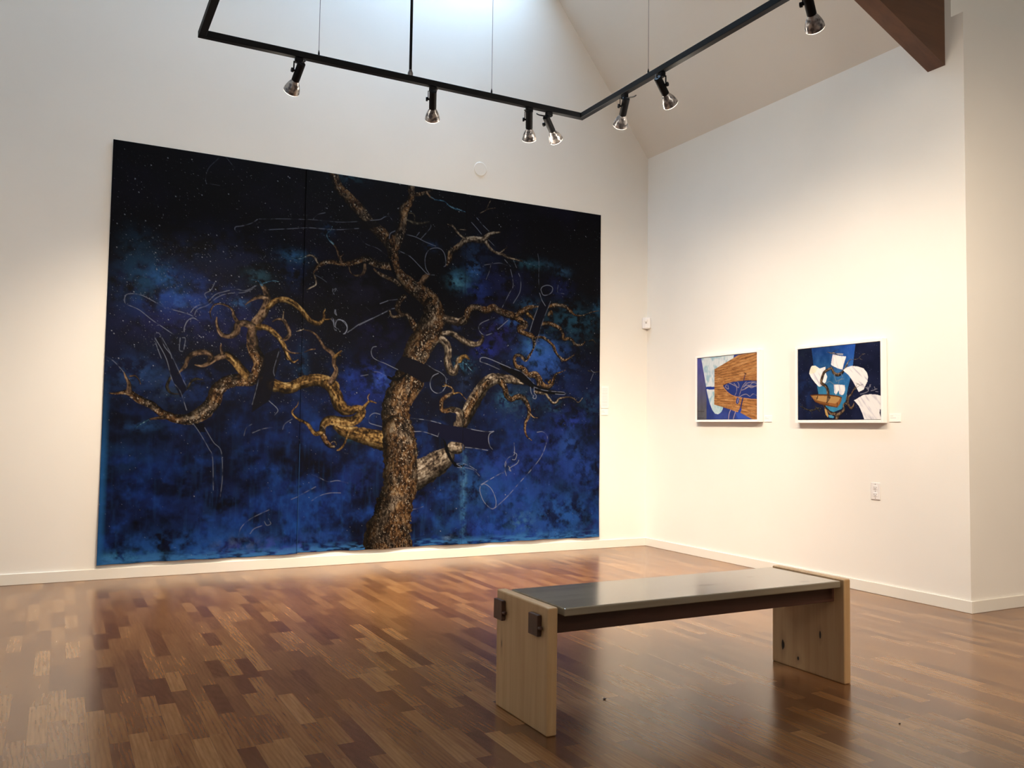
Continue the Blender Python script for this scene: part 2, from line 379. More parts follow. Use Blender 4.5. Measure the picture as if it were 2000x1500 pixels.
LAMP_LABELS = [
 'leftmost track spotlight, tilted to the lower left above the mural',
 'second track spotlight from the left, hanging straight beside the power stem',
 'third track spotlight from the left, hanging straight near the track corner',
 'track spotlight just left of the corner, tilted to the lower right',
 'first track spotlight right of the corner, tilted slightly to the left',
 'second track spotlight right of the corner, tilted to the right',
 'topmost track spotlight at the upper edge, tilted right near the beam']
CAB = [(0.03, 0, 0.05), (0.028, 0, 0.05), (-0.03, 0, 0.03), (-0.07, 0, 0.055), (0.065, 0, 0.055), (-0.02, -0.02, 0.05), (0.05, 0, 0.06)]
for i, ((mx, my, mz), d, pw) in enumerate(LAMPS):
    d = Vector(d).normalized(); mount = Vector((mx, my, mz-HH))
    L = thing('track_spotlight', LAMP_LABELS[i], 'spotlight', mount, 'spotlights on the track')
    def lp(name, bm, mat, smooth=True, par=None):
        o = obj(name, bm, mat, par or L, smooth)
        if par is None: o.matrix_parent_inverse = Matrix.Translation(-mount)
        return o
    along = Vector((1, 0, 0)) if my == TY else Vector((0, 1, 0))
    cross = Vector((0, 1, 0)) if my == TY else Vector((1, 0, 0))
    bm = bmesh.new()
    a = mount-along*0.023-cross*0.015-Vector((0, 0, 0.030)); b = mount+along*0.023+cross*0.015
    box(bm, (min(a.x, b.x), min(a.y, b.y), a.z), (max(a.x, b.x), max(a.y, b.y), b.z), 0.006, 2)
    lp('adapter', bm, M_BLACK, False)
    pivot = mount+Vector((0, 0, -0.095+HH))
    # side axis: horizontal, perpendicular to the aim, on the viewer's left
    side = Vector((0, 0, 1)).cross(d).normalized()
    if side.dot(Vector(_r)) > 0: side = -side
    if i == 5: side = -side
    R = 0.0225
    hp = pivot
    # straight strap down from the adapter to the knob
    top = mount+side*(R+0.006)+Vector((0, 0, -0.026))
    kn = hp+side*(R+0.006)
    bm = bmesh.new(); tube(bm, [mount+Vector((0, 0, -0.026)), top, kn], 0.0042 if i in (0, 3, 5, 6) else 0.003, 8)
    lp('bracket', bm, M_BLACK)
    bm = lathe(bmesh.new(), [(0, 0), (0.006, 0), (0.006, 0.010), (0.0125, 0.010), (0.0125, 0.022), (0.0, 0.022)], frame_mat(hp+side*(R-0.002), side), 16)
    lp('knob', bm, M_BLACK, False)
    M = frame_mat(hp, d)
    bm = lathe(bmesh.new(), [(0, -0.058), (R-0.004, -0.058), (R, -0.053), (R, 0.060), (R-0.003, 0.060), (R-0.003, 0.04), (0, 0.04)], M, 28)
    lp('housing', bm, M_BLACK, False)
    # reflector bulb
    prof = [(0.015, 0.045), (0.0185, 0.060), (0.024, 0.070), (0.032, 0.085), (0.039, 0.102), (0.044, 0.120), (0.0465, 0.135)]
    bulb = lp('bulb', lathe(bmesh.new(), prof, M, 40), M_BULB)
    obj('lens', lathe(bmesh.new(), [(0.0462, 0.1340), (0.0455, 0.1385), (0.034, 0.142), (0, 0.144)], M, 40), M_LENS, bulb, True)['label'] = 'glowing glass lens'
    back = hp-d*0.057
    cx, cy, cz = CAB[i]
    rr = Vector(_r)
    p1 = mount+Vector((0, 0, -0.028)); mid = (p1+back)/2+rr*cx+Vector((0, 0, cz*0.35))
    P = crom(np.array([list(p1), list(p1*0.5+mid*0.5+rr*cx*0.3), list(mid), list(back*0.5+mid*0.5+rr*cx*0.2), list(back)]), 0.004)
    lp('cable', tube(bmesh.new(), P, 0.0036, 8), M_CABLE)
    add_spot('spot', hp+d*0.155, (d+Vector((0, 0, (-0.95, -1.05, -1.05, -0.42, -0.95, -0.34, -0.40)[i]))), SPOT*pw*(1.7, 2.1, 1.7, 0.95, 1.8, 0.62, 0.62)[i], (100, 96, 96, 112, 98, 108, 104)[i])
    pl = bpy.data.lights.new('bulb_spill', 'POINT'); pl.energy = 8.0; pl.color = (1.0, 0.88, 0.72); pl.shadow_soft_size = 0.06
    po = bpy.data.objects.new('bulb_spill', pl); C.objects.link(po); po.location = hp+d*0.21

# ------------------------------------------------------------------ numpy painter
def ray(px, py):
    px = np.asarray(px, float); py = np.asarray(py, float)
    return _r*((px-1000)/FPX)[..., None] - _u*((py-750)/FPX)[..., None] + _f
CROPS = {'A': (180, 260, 3.41), 'B': (180, 660, 3.2615), 'C': (560, 300, 4.412), 'D': (840, 360, 4.411),
         'E': (560, 600, 5.0), 'F': (840, 660, 3.571), 'G': (560, 840, 5.77), 'P': (0, 0, 1.0),
         'Q': (1340, 660, 8.333), 'R': (1540, 645, 7.692)}
def vnoise(u, v, seed, oct=3, gain=0.5):
    out = np.zeros_like(u, dtype=float); amp = 1.0; tot = 0.0
    for o in range(oct):
        rs = np.random.RandomState(seed+o*17); T = rs.rand(256, 256)
        iu = np.floor(u).astype(int); iv = np.floor(v).astype(int); fu = u-iu; fv = v-iv
        fu = fu*fu*(3-2*fu); fv = fv*fv*(3-2*fv)
        a = T[iu & 255, iv & 255]; b = T[(iu+1) & 255, iv & 255]; c = T[iu & 255, (iv+1) & 255]; d = T[(iu+1) & 255, (iv+1) & 255]
        out += amp*((a*(1-fu)+b*fu)*(1-fv)+(c*(1-fu)+d*fu)*fv); tot += amp
        amp *= gain; u = u*2.03+11.3; v = v*2.03+5.7
    return out/tot
class Paint:
    """a picture on a vertical wall plane: axis 1 (y=val, s runs along +x) or axis 0 (x=val, s runs along -y)"""
    def __init__(s, axis, val, s0, s1, z0, z1, cell):
        s.axis, s.val, s.s0, s.s1, s.z0, s.z1 = axis, val, s0, s1, z0, z1
        s.W = int(round((s1-s0)/cell))+1; s.H = int(round((z1-z0)/cell))+1
        s.cx = (s1-s0)/(s.W-1); s.cz = (z1-z0)/(s.H-1)
        s.img = np.zeros((s.H, s.W, 3)); s.Y, s.X = np.mgrid[0:s.H, 0:s.W].astype(float)
    def to(s, crop, P):
        """crop pixels -> grid coords (col,row, px size in cells)"""
        P = np.asarray(P, float); ox, oy, k = CROPS[crop]
        px = ox+P[:, 0]/k; py = oy+P[:, 1]/k
        def g(px, py):
            d = ray(px, py); t = (s.val-(0.0))/d[:, s.axis]
            X = d*t[:, None]; sv = X[:, 0] if s.axis == 1 else -X[:, 1]
            return np.stack([(sv-s.s0)/s.cx, (s.z1-(CAMH+X[:, 2]))/s.cz], 1)
        a = g(px, py); e = 1.0
        bx = g(px+e, py)-a; by = g(px, py+e)-a
        sc = np.sqrt(np.abs(bx[:, 0]*by[:, 1]-bx[:, 1]*by[:, 0]))/k
        return a, sc
    def poly(s, crop, P, col, a=1.0, soft=False, fn=None):
        g, _ = s.to(crop, P); x, y = g[:, 0], g[:, 1]
        c0, c1 = max(0, int(x.min())-1), min(s.W, int(x.max())+3); r0, r1 = max(0, int(y.min())-1), min(s.H, int(y.max())+3)
        if c1 <= c0 or r1 <= r0: return
        X = s.X[r0:r1, c0:c1]; Y = s.Y[r0:r1, c0:c1]; ins = np.zeros(X.shape, bool); n = len(x)
        for i in range(n):
            j = (i-1) % n
            cond = ((y[i] > Y) != (y[j] > Y)) & (X < (x[j]-x[i])*(Y-y[i])/(y[j]-y[i]+1e-12)+x[i])
            ins ^= cond
        if fn is not None: c = fn(X, Y)
        else: c = sl(col)
        m = (ins*a)[..., None]
        s.img[r0:r1, c0:c1] = s.img[r0:r1, c0:c1]*(1-m)+c*m
    def field(s, crop, P, pad=1.0, smooth=True):
        """distance field to a curve with widths; returns window, d (signed, in half widths), arc length, half width"""
        P = np.asarray(P, float)
        k = CROPS[crop][2]
        Q = crom(P, 1.6*k) if smooth else crom(P[:2] if len(P) == 2 else P, 1.6*k)
        g, sc = s.to(crop, Q); hw = np.maximum(Q[:, 2]*sc/2, 0.45)
        m = hw.max()*pad+2
        c0, c1 = max(0, int(g[:, 0].min()-m)), min(s.W, int(g[:, 0].max()+m)+1)
        r0, r1 = max(0, int(g[:, 1].min()-m)), min(s.H, int(g[:, 1].max()+m)+1)
        if c1 <= c0 or r1 <= r0: return None
        D = np.full((r1-r0, c1-c0), 9e9); SD = np.zeros_like(D); A = np.zeros_like(D); HW = np.ones_like(D)
        arc = 0.0
        for i in range(len(g)-1):
            p, q = g[i], g[i+1]; h = max(hw[i], hw[i+1])*pad+2
            a0, a1 = max(c0, int(min(p[0], q[0])-h)), min(c1, int(max(p[0], q[0])+h)+1)
            b0, b1 = max(r0, int(min(p[1], q[1])-h)), min(r1, int(max(p[1], q[1])+h)+1)
            v = q-p; ll = math.hypot(*v)
            if a1 > a0 and b1 > b0 and ll > 1e-6:
                X = s.X[b0:b1, a0:a1]-p[0]; Y = s.Y[b0:b1, a0:a1]-p[1]
                t = np.clip((X*v[0]+Y*v[1])/ll**2, 0, 1); dx = X-t*v[0]; dy = Y-t*v[1]
                w_ = hw[i]*(1-t)+hw[i+1]*t; dd = np.hypot(dx, dy)/w_
                sg = np.sign(v[0]*Y-v[1]*X)
                sub = (slice(b0-r0, b1-r0), slice(a0-c0, a1-c0)); better = dd < D[sub]
                D[sub] = np.where(better, dd, D[sub]); SD[sub] = np.where(better, dd*sg, SD[sub])
                A[sub] = np.where(better, arc+t*ll, A[sub]); HW[sub] = np.where(better, w_, HW[sub])
            arc += ll
        return (slice(r0, r1), slice(c0, c1)), D, SD, A, HW
    def line(s, crop, P, w, col, a=1.0, gaps=0.0, seed=1):
        P = [(p[0], p[1], w*CROPS[crop][2]) for p in P]
        f = s.field(crop, P)
        if f is None: return
        win, D, SD, A, HW = f
        m = np.clip((1.0-D)*HW+0.5, 0, 1)*a
        n = vnoise(A/9.0+seed*7.7, A*0+seed, seed, 2)
        m *= np.clip((n-gaps)*4+0.3, 0.12 if gaps else 1, 1)
        m = m[..., None]; s.img[win] = s.img[win]*(1-m)+sl(col)*m
    def bark(s, crop, P, tone=0, seed=1, a=1.0):
        f = s.field(crop, P, 1.25)
        if f is None: return
        win, D, SD, A, HW = f
        X = s.X[win]; Y = s.Y[win]
        wob = vnoise(A/6.0, SD*1.2+seed*3, seed+5, 2)-0.5
        De = D+wob*0.22*np.clip(HW/6, 0.2, 1)
        m = np.clip((1.0-De)*HW+0.5, 0, 1)*a
        T = SD*HW
        n = vnoise(A/9.0+seed*3.1, T/3.2+seed, seed, 3, 0.55)          # strokes along the limb
        n2 = vnoise(X/3.4, Y/5.0, seed+40, 2, 0.6)                     # dabs
        n3 = vnoise(A/26.0+seed, SD*1.5+seed, seed+80, 2)
        k = 0.46*n+0.34*n2+0.30*n3-0.05
        big = np.clip(HW/14, 0, 1)
        shade = np.clip(1.08-0.55*np.abs(SD+0.3)**2.0, 0.3, 1.1)
        pal = {0: [(24, 17, 13), (62, 43, 30), (104, 76, 50), (150, 116, 78), (204, 182, 148)],      # warm trunk
               1: [(28, 21, 14), (74, 55, 32), (116, 90, 52), (156, 128, 78), (200, 178, 128)],     # golden
               2: [(30, 26, 24), (72, 62, 54), (112, 100, 86), (158, 146, 128), (206, 200, 188)],    # grey
               3: [(28, 22, 20), (66, 52, 42), (100, 80, 62), (132, 110, 88), (170, 150, 126)],      # dim brown
               4: [(12, 30, 52), (30, 66, 96), (70, 112, 140), (120, 156, 176), (180, 200, 210)],    # bluish
               5: [(16, 16, 18), (38, 36, 32), (58, 54, 46), (82, 76, 64), (110, 104, 90)]}[tone]    # nearly lost
        st = np.array([0.22, 0.38, 0.50, 0.62, 0.80]); pal = np.array(pal, float)
        kk = np.clip((k-0.5)*1.25+0.47, 0, 1)
        c = np.stack([np.interp(kk, st, pal[:, i]) for i in range(3)], -1)
        if tone == 0:
            c = c*0.92; g = np.clip((vnoise(X/14.0, Y/20.0, 301, 2)-0.5)*5+0.15, 0, 1)[..., None]*0.55
            grey = c.mean(-1, keepdims=True)*np.array([0.98, 0.97, 0.95]); c = c*(1-g)+grey*g
            fl = (vnoise(X/1.7, Y/2.3, 77, 1) > 0.83)[..., None]; c = np.where(fl, np.array([184, 172, 154.]), c)
            dk = (vnoise(X/2.2, Y/4.0, 91, 1) < 0.17)[..., None]; c = np.where(dk, c*0.5, c)*0.92
        c = c*shade[..., None]
        m = m[..., None]; s.img[win] = s.img[win]*(1-m)+sl(c)*m
    def blob(s, crop, x, y, rx, ry, col, a, seed=1, fr=22.0):
        g, sc = s.to(crop, [(x, y)]); gx, gy = g[0]; rx = rx*sc[0]; ry = ry*sc[0]
        c0, c1 = max(0, int(gx-2.2*rx)), min(s.W, int(gx+2.2*rx)); r0, r1 = max(0, int(gy-2.2*ry)), min(s.H, int(gy+2.2*ry))
        if c1 <= c0 or r1 <= r0: return
        X = s.X[r0:r1, c0:c1]; Y = s.Y[r0:r1, c0:c1]
        d = ((X-gx)/rx)**2+((Y-gy)/ry)**2
        n = vnoise(X/fr+seed, Y/(fr*0.9)+seed*2, seed, 4, 0.6)
        col = np.array(col, float); col = (col*0.90+col.mean()*0.10)*0.98
        m = np.exp(-1.2*d)*np.clip((n-0.37)*3.6, 0, 1.0)*a*0.9
        m = np.clip(m, 0, 1)[..., None]; s.img[r0:r1, c0:c1] = s.img[r0:r1, c0:c1]*(1-m)+sl(col)*m

def picture_mesh(name, pt, i0, i1, disp, parent, mat, zbot=None, thick=0.0015):
    """grid mesh of a column range of a Paint, coloured per vertex; disp(s,z) = distance off the wall; closed with a back side"""
    W = i1-i0; H = pt.H
    sv = pt.s0+np.arange(i0, i1)*pt.cx; zv = pt.z1-np.arange(H)*pt.cz
    Sg, Zg = np.meshgrid(sv, zv)
    if zbot is not None:
        t = (pt.z1-Zg)/(pt.z1-pt.z0); Zg = pt.z1-t*(pt.z1-zbot(Sg))
    D = disp(Sg, Zg)
    def co(off):
        d = D-off
        return np.stack([Sg, pt.val-d, Zg], -1) if pt.axis == 1 else np.stack([pt.val-d, -Sg, Zg], -1)
    idx = np.arange(H*W).reshape(H, W)
    q = np.stack([idx[:-1, :-1], idx[1:, :-1], idx[1:, 1:], idx[:-1, 1:]], -1).reshape(-1, 4)
    # rim around the edge going back by `thick`
    rim = np.concatenate([idx[0, :-1], idx[:-1, -1], idx[-1, :0:-1], idx[:0:-1, 0]])
    n0 = H*W; back = co(thick).reshape(-1, 3)[rim]; nb = len(rim); j = np.arange(nb)
    rq = np.stack([rim, rim[(j+1) % nb], n0+(j+1) % nb, n0+j], -1)
    V = np.concatenate([co(0).reshape(-1, 3), back]).astype(np.float32); Q = np.concatenate([q, rq]).astype(np.int32)
    me = bpy.data.meshes.new(name); me.vertices.add(len(V)); me.vertices.foreach_set('co', V.ravel())
    me.loops.add(Q.size); me.loops.foreach_set('vertex_index', Q.ravel())
    me.polygons.add(len(Q)); me.polygons.foreach_set('loop_start', np.arange(0, Q.size, 4, dtype=np.int32))
    try: me.polygons.foreach_set('loop_total', np.full(len(Q), 4, np.int32))
    except Exception: pass
    me.update(calc_edges=True)
    ca = me.color_attributes.new('paint', 'FLOAT_COLOR', 'POINT')
    col = np.ones((len(V), 4), np.float32); cc = pt.img[:, i0:i1].reshape(-1, 3); col[:n0, :3] = cc; col[n0:, :3] = cc[rim]
    ca.data.foreach_set('color', col.ravel())
    me.materials.append(mat)
    return link(bpy.data.objects.new(name, me), parent)
def mat_canvas(name, rough, gain=1.0):
    m = NT(name); a = m.n('ShaderNodeAttribute', {'attribute_name': 'paint'}).outputs['Color']
    g = m.mix(1.0, a, (gain, gain, gain), 'MULTIPLY')
    n = m.n('ShaderNodeTexNoise', Vector=m.coords(), Scale=90.0, Detail=3.0).outputs[0]
    m.base(g, rough, spec=0.06); m.bump(n, 0.12, 0.002); return m.m
M_MURAL = mat_canvas('mural_paint', 0.6, 0.44)
M_PICT = mat_canvas('picture_paint', 0.45, 0.72)
# ------------------------------------------------------------------ the mural
MS0, MS1, MZ0, MZ1 = 0.262, 4.484, 0.108, 3.153
SEAM1, SEAM2 = 1.670, 3.077
mu = Paint(1, YB, MS0, MS1, MZ0, MZ1, 0.0040)
U = (mu.X/(mu.W-1)); V = (mu.Y/(mu.H-1))
n1 = vnoise(mu.X/90, mu.Y/80, 3, 5, 0.55); n2 = vnoise(mu.X/34, mu.Y/30, 9, 4, 0.6); n3 = vnoise(mu.X/9, mu.Y/16, 21, 3, 0.6)
def mixc(m, a, b): m = np.clip(m, 0, 1)[..., None]; return a*(1-m)+b*m
low = np.clip((V-0.38)/0.55, 0, 1)
base = np.ones_like(mu.img)*np.array([12, 13, 20.])
base = mixc(low*0.8, base, np.array([16, 27, 66.]))
base = mixc(low*1.2*np.clip((n1-0.42)*5, 0, 1), base, np.array([21, 43, 108.]))
base = mixc((n2-0.52)*4*low*0.9, base, np.array([28, 64, 144.]))
base = mixc(np.clip((n1*0.5+n3*0.5-0.5)*4, 0, 1)*low**2*0.8, base, np.array([34, 90, 176.]))
base = mixc(np.clip((0.50-n2)*5, 0, 1)*low*0.85, base, np.array([10, 12, 24.]))
base = mixc(np.clip((n1-0.5)*3, 0, 1)*(1-low)*0.5, base, np.array([26, 24, 54.]))
mu.img = sl(base)
for (c, x, y, rx, ry, col, a, sd, fr) in [
    ('A', 560, 1090, 330, 170, (34, 74, 170), 0.95, 3, 26), ('A', 800, 1130, 260, 120, (36, 56, 130), 0.8, 8, 22),
    ('A', 380, 950, 200, 170, (28, 82, 130), 0.8, 11, 18), ('A', 290, 760, 120, 150, (26, 70, 104), 0.6, 14, 16),
    ('A', 480, 950, 90, 70, (48, 118, 205), 0.7, 16, 12), ('A', 560, 1120, 90, 60, (60, 120, 220), 0.6, 19, 12),
    ('A', 900, 780, 380, 170, (24, 34, 74), 0.9, 17, 30), ('A', 860, 1260, 330, 120, (38, 42, 108), 0.7, 18, 26),
    ('A', 500, 1250, 330, 120, (30, 36, 100), 0.7, 28, 26), ('A', 600, 760, 260, 90, (20, 44, 86), 0.7, 38, 22),
    ('A', 1110, 950, 90, 50, (50, 96, 120), 0.7, 44, 10), ('A', 980, 1130, 60, 30, (60, 120, 190), 0.6, 45, 8),
    ('A', 1350, 820, 110, 40, (40, 90, 130), 0.6, 46, 10), ('A', 1000, 1300, 220, 160, (30, 34, 90), 0.6, 60, 20),
    ('B', 280, 220, 200, 110, (38, 76, 138), 0.85, 23, 16), ('B', 560, 290, 240, 120, (32, 62, 140), 0.75, 29, 18),
    ('B', 480, 330, 120, 110, (44, 70, 110), 0.7, 33, 14), ('B', 150, 340, 90, 60, (30, 60, 120), 0.5, 35, 12),
    ('B', 300, 560, 140, 40, (44, 96, 170), 0.6, 31, 14), ('B', 180, 760, 260, 130, (20, 54, 104), 0.85, 37, 20),
    ('B', 430, 640, 330, 110, (24, 40, 96), 0.6, 39, 22), ('B', 40, 900, 50, 300, (34, 96, 160), 1.0, 41, 14),
    ('B', 20, 1150, 30, 300, (40, 104, 170), 1.0, 42, 12), ('B', 800, 1100, 600, 200, (24, 48, 118), 0.8, 43, 26),
    ('B', 620, 1330, 700, 110, (34, 92, 182), 1.15, 47, 22), ('B', 1150, 1340, 330, 60, (66, 74, 200), 1.1, 51, 20),
    ('B', 150, 1400, 240, 40, (70, 160, 226), 1.0, 53, 12), ('B', 450, 1400, 300, 26, (58, 130, 210), 0.9, 56, 12), ('B', 930, 1310, 160, 50, (84, 112, 170), 0.7, 57, 12),
    ('B', 1640, 250, 60, 60, (34, 70, 180), 0.6, 59, 12),
    ('E', 860, 720, 210, 170, (34, 58, 168), 0.95, 61, 14), ('E', 920, 700, 80, 90, (60, 100, 210), 0.7, 62, 8),
    ('E', 620, 900, 200, 160, (26, 50, 150), 0.7, 63, 16), ('E', 900, 250, 240, 160, (30, 30, 78), 0.7, 64, 18),
    ('E', 150, 600, 60, 260, (24, 64, 110), 0.7, 65, 12), ('E', 660, 1270, 130, 50, (54, 100, 120), 0.7, 66, 10),
    ('C', 540, 210, 140, 50, (36, 74, 96), 0.9, 67, 10), ('C', 70, 890, 130, 60, (50, 110, 170), 0.8, 68, 10),
    ('C', 60, 1040, 110, 130, (22, 46, 100), 0.8, 69, 14), ('C', 350, 660, 70, 60, (30, 64, 110), 0.7, 70, 8),
    ('C', 620, 1150, 300, 180, (34, 34, 60), 0.7, 71, 20), ('C', 1470, 1090, 80, 80, (66, 140, 190), 0.9, 72, 9),
    ('C', 1250, 800, 60, 40, (36, 72, 130), 0.7, 73, 8),
    ('D', 380, 740, 70, 80, (56, 118, 200), 1.0, 74, 12), ('D', 250, 850, 90, 60, (80, 156, 190), 0.95, 75, 9),
    ('D', 320, 880, 40, 60, (60, 120, 160), 0.8, 76, 9), ('D', 420, 900, 110, 130, (34, 60, 150), 0.9, 77, 14),
    ('D', 600, 850, 300, 200, (26, 34, 84), 0.9, 78, 22), ('D', 380, 580, 160, 90, (34, 62, 104), 0.8, 79, 14),
    ('D', 850, 690, 140, 40, (40, 96, 120), 0.8, 80, 10), ('D', 980, 690, 120, 40, (44, 84, 120), 0.7, 81, 10),
    ('D', 1140, 760, 70, 40, (56, 104, 150), 0.8, 82, 10), ('D', 1120, 900, 110, 90, (28, 40, 110), 0.7, 83, 12),
    ('D', 860, 1040, 120, 50, (40, 84, 130), 0.8, 84, 10), ('D', 1230, 1190, 260, 140, (34, 84, 116), 0.95, 85, 12),
    ('D', 1440, 1070, 50, 60, (40, 96, 140), 0.9, 86, 10), ('D', 700, 1180, 110, 50, (50, 104, 190), 0.9, 87, 9),
    ('D', 620, 1290, 180, 120, (40, 44, 130), 0.9, 88, 12), ('D', 480, 1430, 120, 70, (34, 50, 160), 0.8, 89, 12),
    ('D', 970, 1460, 170, 100, (40, 90, 190), 1.1, 90, 14), ('D', 870, 1400, 70, 80, (60, 140, 180), 0.8, 91, 9), ('D', 240, 1230, 60, 30, (40, 60, 120), 0.6, 92, 9),
    ('F', 800, 150, 190, 130, (44, 92, 190), 1.1, 93, 14), ('F', 760, 60, 130, 90, (48, 104, 190), 0.9, 94, 12),
    ('F', 620, 450, 140, 110, (40, 74, 110), 0.8, 95, 12), ('F', 520, 430, 60, 50, (60, 130, 180), 0.8, 96, 8),
    ('F', 860, 480, 70, 50, (50, 96, 140), 0.7, 97, 9), ('F', 230, 190, 60, 40, (60, 140, 190), 0.9, 98, 8), ('F', 230, 300, 60, 100, (34, 54, 96), 0.7, 99, 10),
    ('F', 990, 600, 160, 90, (36, 60, 170), 0.9, 101, 14), ('F', 960, 380, 200, 50, (26, 44, 110), 0.7, 102, 14),
    ('F', 1120, 450, 80, 90, (34, 76, 120), 0.8, 103, 12), ('F', 740, 700, 160, 80, (34, 54, 150), 0.8, 104, 12),
    ('F', 960, 780, 90, 140, (44, 90, 190), 0.9, 105, 12), ('F', 520, 900, 240, 110, (34, 62, 160), 1.0, 106, 18),
    ('F', 1050, 900, 190, 140, (34, 72, 170), 1.0, 107, 16), ('F', 820, 850, 260, 140, (32, 62, 164), 0.8, 108, 18),
    ('F', 320, 1060, 200, 160, (34, 84, 160), 1.0, 109, 16), ('F', 600, 1120, 340, 150, (34, 72, 170), 1.0, 110, 20),
    ('F', 230, 950, 26, 180, (80, 140, 190), 0.8, 111, 8), ('F', 220, 1250, 24, 250, (70, 140, 200), 0.9, 112, 8),
    ('F', 900, 1230, 300, 150, (36, 96, 190), 1.1, 113, 18), ('F', 500, 1330, 420, 90, (36, 80, 190), 1.1, 114, 18),
    ('F', 900, 1370, 380, 50, (46, 110, 200), 1.1, 115, 14), ('F', 640, 1290, 90, 70, (66, 130, 180), 0.8, 116, 8),
    ('F', 1100, 1340, 90, 90, (40, 40, 120), 0.8, 117, 12), ('F', 100, 1300, 110, 110, (30, 80, 150), 0.8, 118, 14),
    ('F', 290, 1320, 90, 60, (24, 24, 90), 0.9, 119, 12), ('F', 60, 880, 90, 60, (30, 58, 120), 0.6, 120, 12),
    ('G', 300, 1230, 420, 120, (34, 80, 170), 0.9, 121, 18), ('G', 700, 600, 300, 240, (24, 44, 120), 0.9, 122, 18),
    ('G', 300, 420, 260, 220, (10, 10, 18), 0.9, 123, 22), ('G', 560, 400, 300, 200, (10, 11, 22), 0.8, 124, 22),
    ('G', 1600, 1130, 170, 160, (24, 44, 60), 0.8, 125, 14), ('G', 1800, 1210, 60, 30, (110, 150, 200), 0.8, 126, 8),
    ('G', 1500, 860, 160, 300, (26, 44, 110), 0.8, 127, 16), ('B', 1150, 830, 240, 120, (8, 9, 18), 0.9, 128, 22),
    ('B', 150, 560, 120, 100, (12, 13, 26), 0.9, 129, 20), ('B', 560, 950, 300, 130, (10, 13, 30), 0.8, 130, 22), ('B', 250, 930, 160, 70, (8, 12, 28), 0.8, 131, 20),
    ('F', 1100, 700, 140, 50, (14, 26, 40), 0.9, 132, 14), ('F', 380, 800, 220, 60, (10, 12, 26), 0.9, 133, 14), ('D', 1350, 500, 160, 330, (9, 10, 16), 0.9, 134, 30),
    ('A', 850, 420, 500, 200, (12, 13, 18), 0.9, 135, 30)]:
    mu.blob(c, x, y, rx, ry, col, a, sd, fr)
# drips and streaks along the lower edge
st = vnoise(mu.X/5, mu.Y/40, 55, 2)
mu.img = mixc(np.clip((st-0.55)*4, 0, 1)*np.clip((V-0.6)/0.4, 0, 1)*0.12, mu.img, sl((52, 112, 190)))
eb = np.clip((V-0.975)/0.02, 0, 1)*np.clip((vnoise(mu.X/16, mu.Y/4, 66, 3)-0.35)*4, 0, 1)
mu.img = mixc(eb*0.9, mu.img, sl((70, 140, 214)))
el = np.clip((0.012-U)/0.008, 0, 1)*np.clip((V-0.55)/0.2, 0, 1)
mu.img = mixc(el*0.7, mu.img, sl((44, 110, 176)))
# stars
rs = np.random.RandomState(4)
def stars(n, ulo, uhi, vlo, vhi, b0=0.03, b1=0.6, p=7.0):
    for _ in range(n):
        x = int((ulo+(uhi-ulo)*rs.rand())*(mu.W-2)); y = int((vlo+(vhi-vlo)*rs.rand())*(mu.H-2))
        b = b0+(b1-b0)*rs.rand()**p; c = sl((205, 215, 235))
        mu.img[y, x] = mu.img[y, x]*(1-b)+c*b
        if b > 0.55:
            for dx, dy in ((1, 0), (0, 1), (1, 1)): mu.img[y+dy, x+dx] = mu.img[y+dy, x+dx]*(1-b*0.6)+c*b*0.6
stars(3000, 0, 0.42, 0.02, 0.62); stars(1500, 0.02, 0.30, 0.22, 0.50); stars(2600, 0.3, 1, 0.0, 0.65); stars(900, 0, 1, 0.6, 1.0); stars(500, 0.6, 1, 0.2, 0.6)
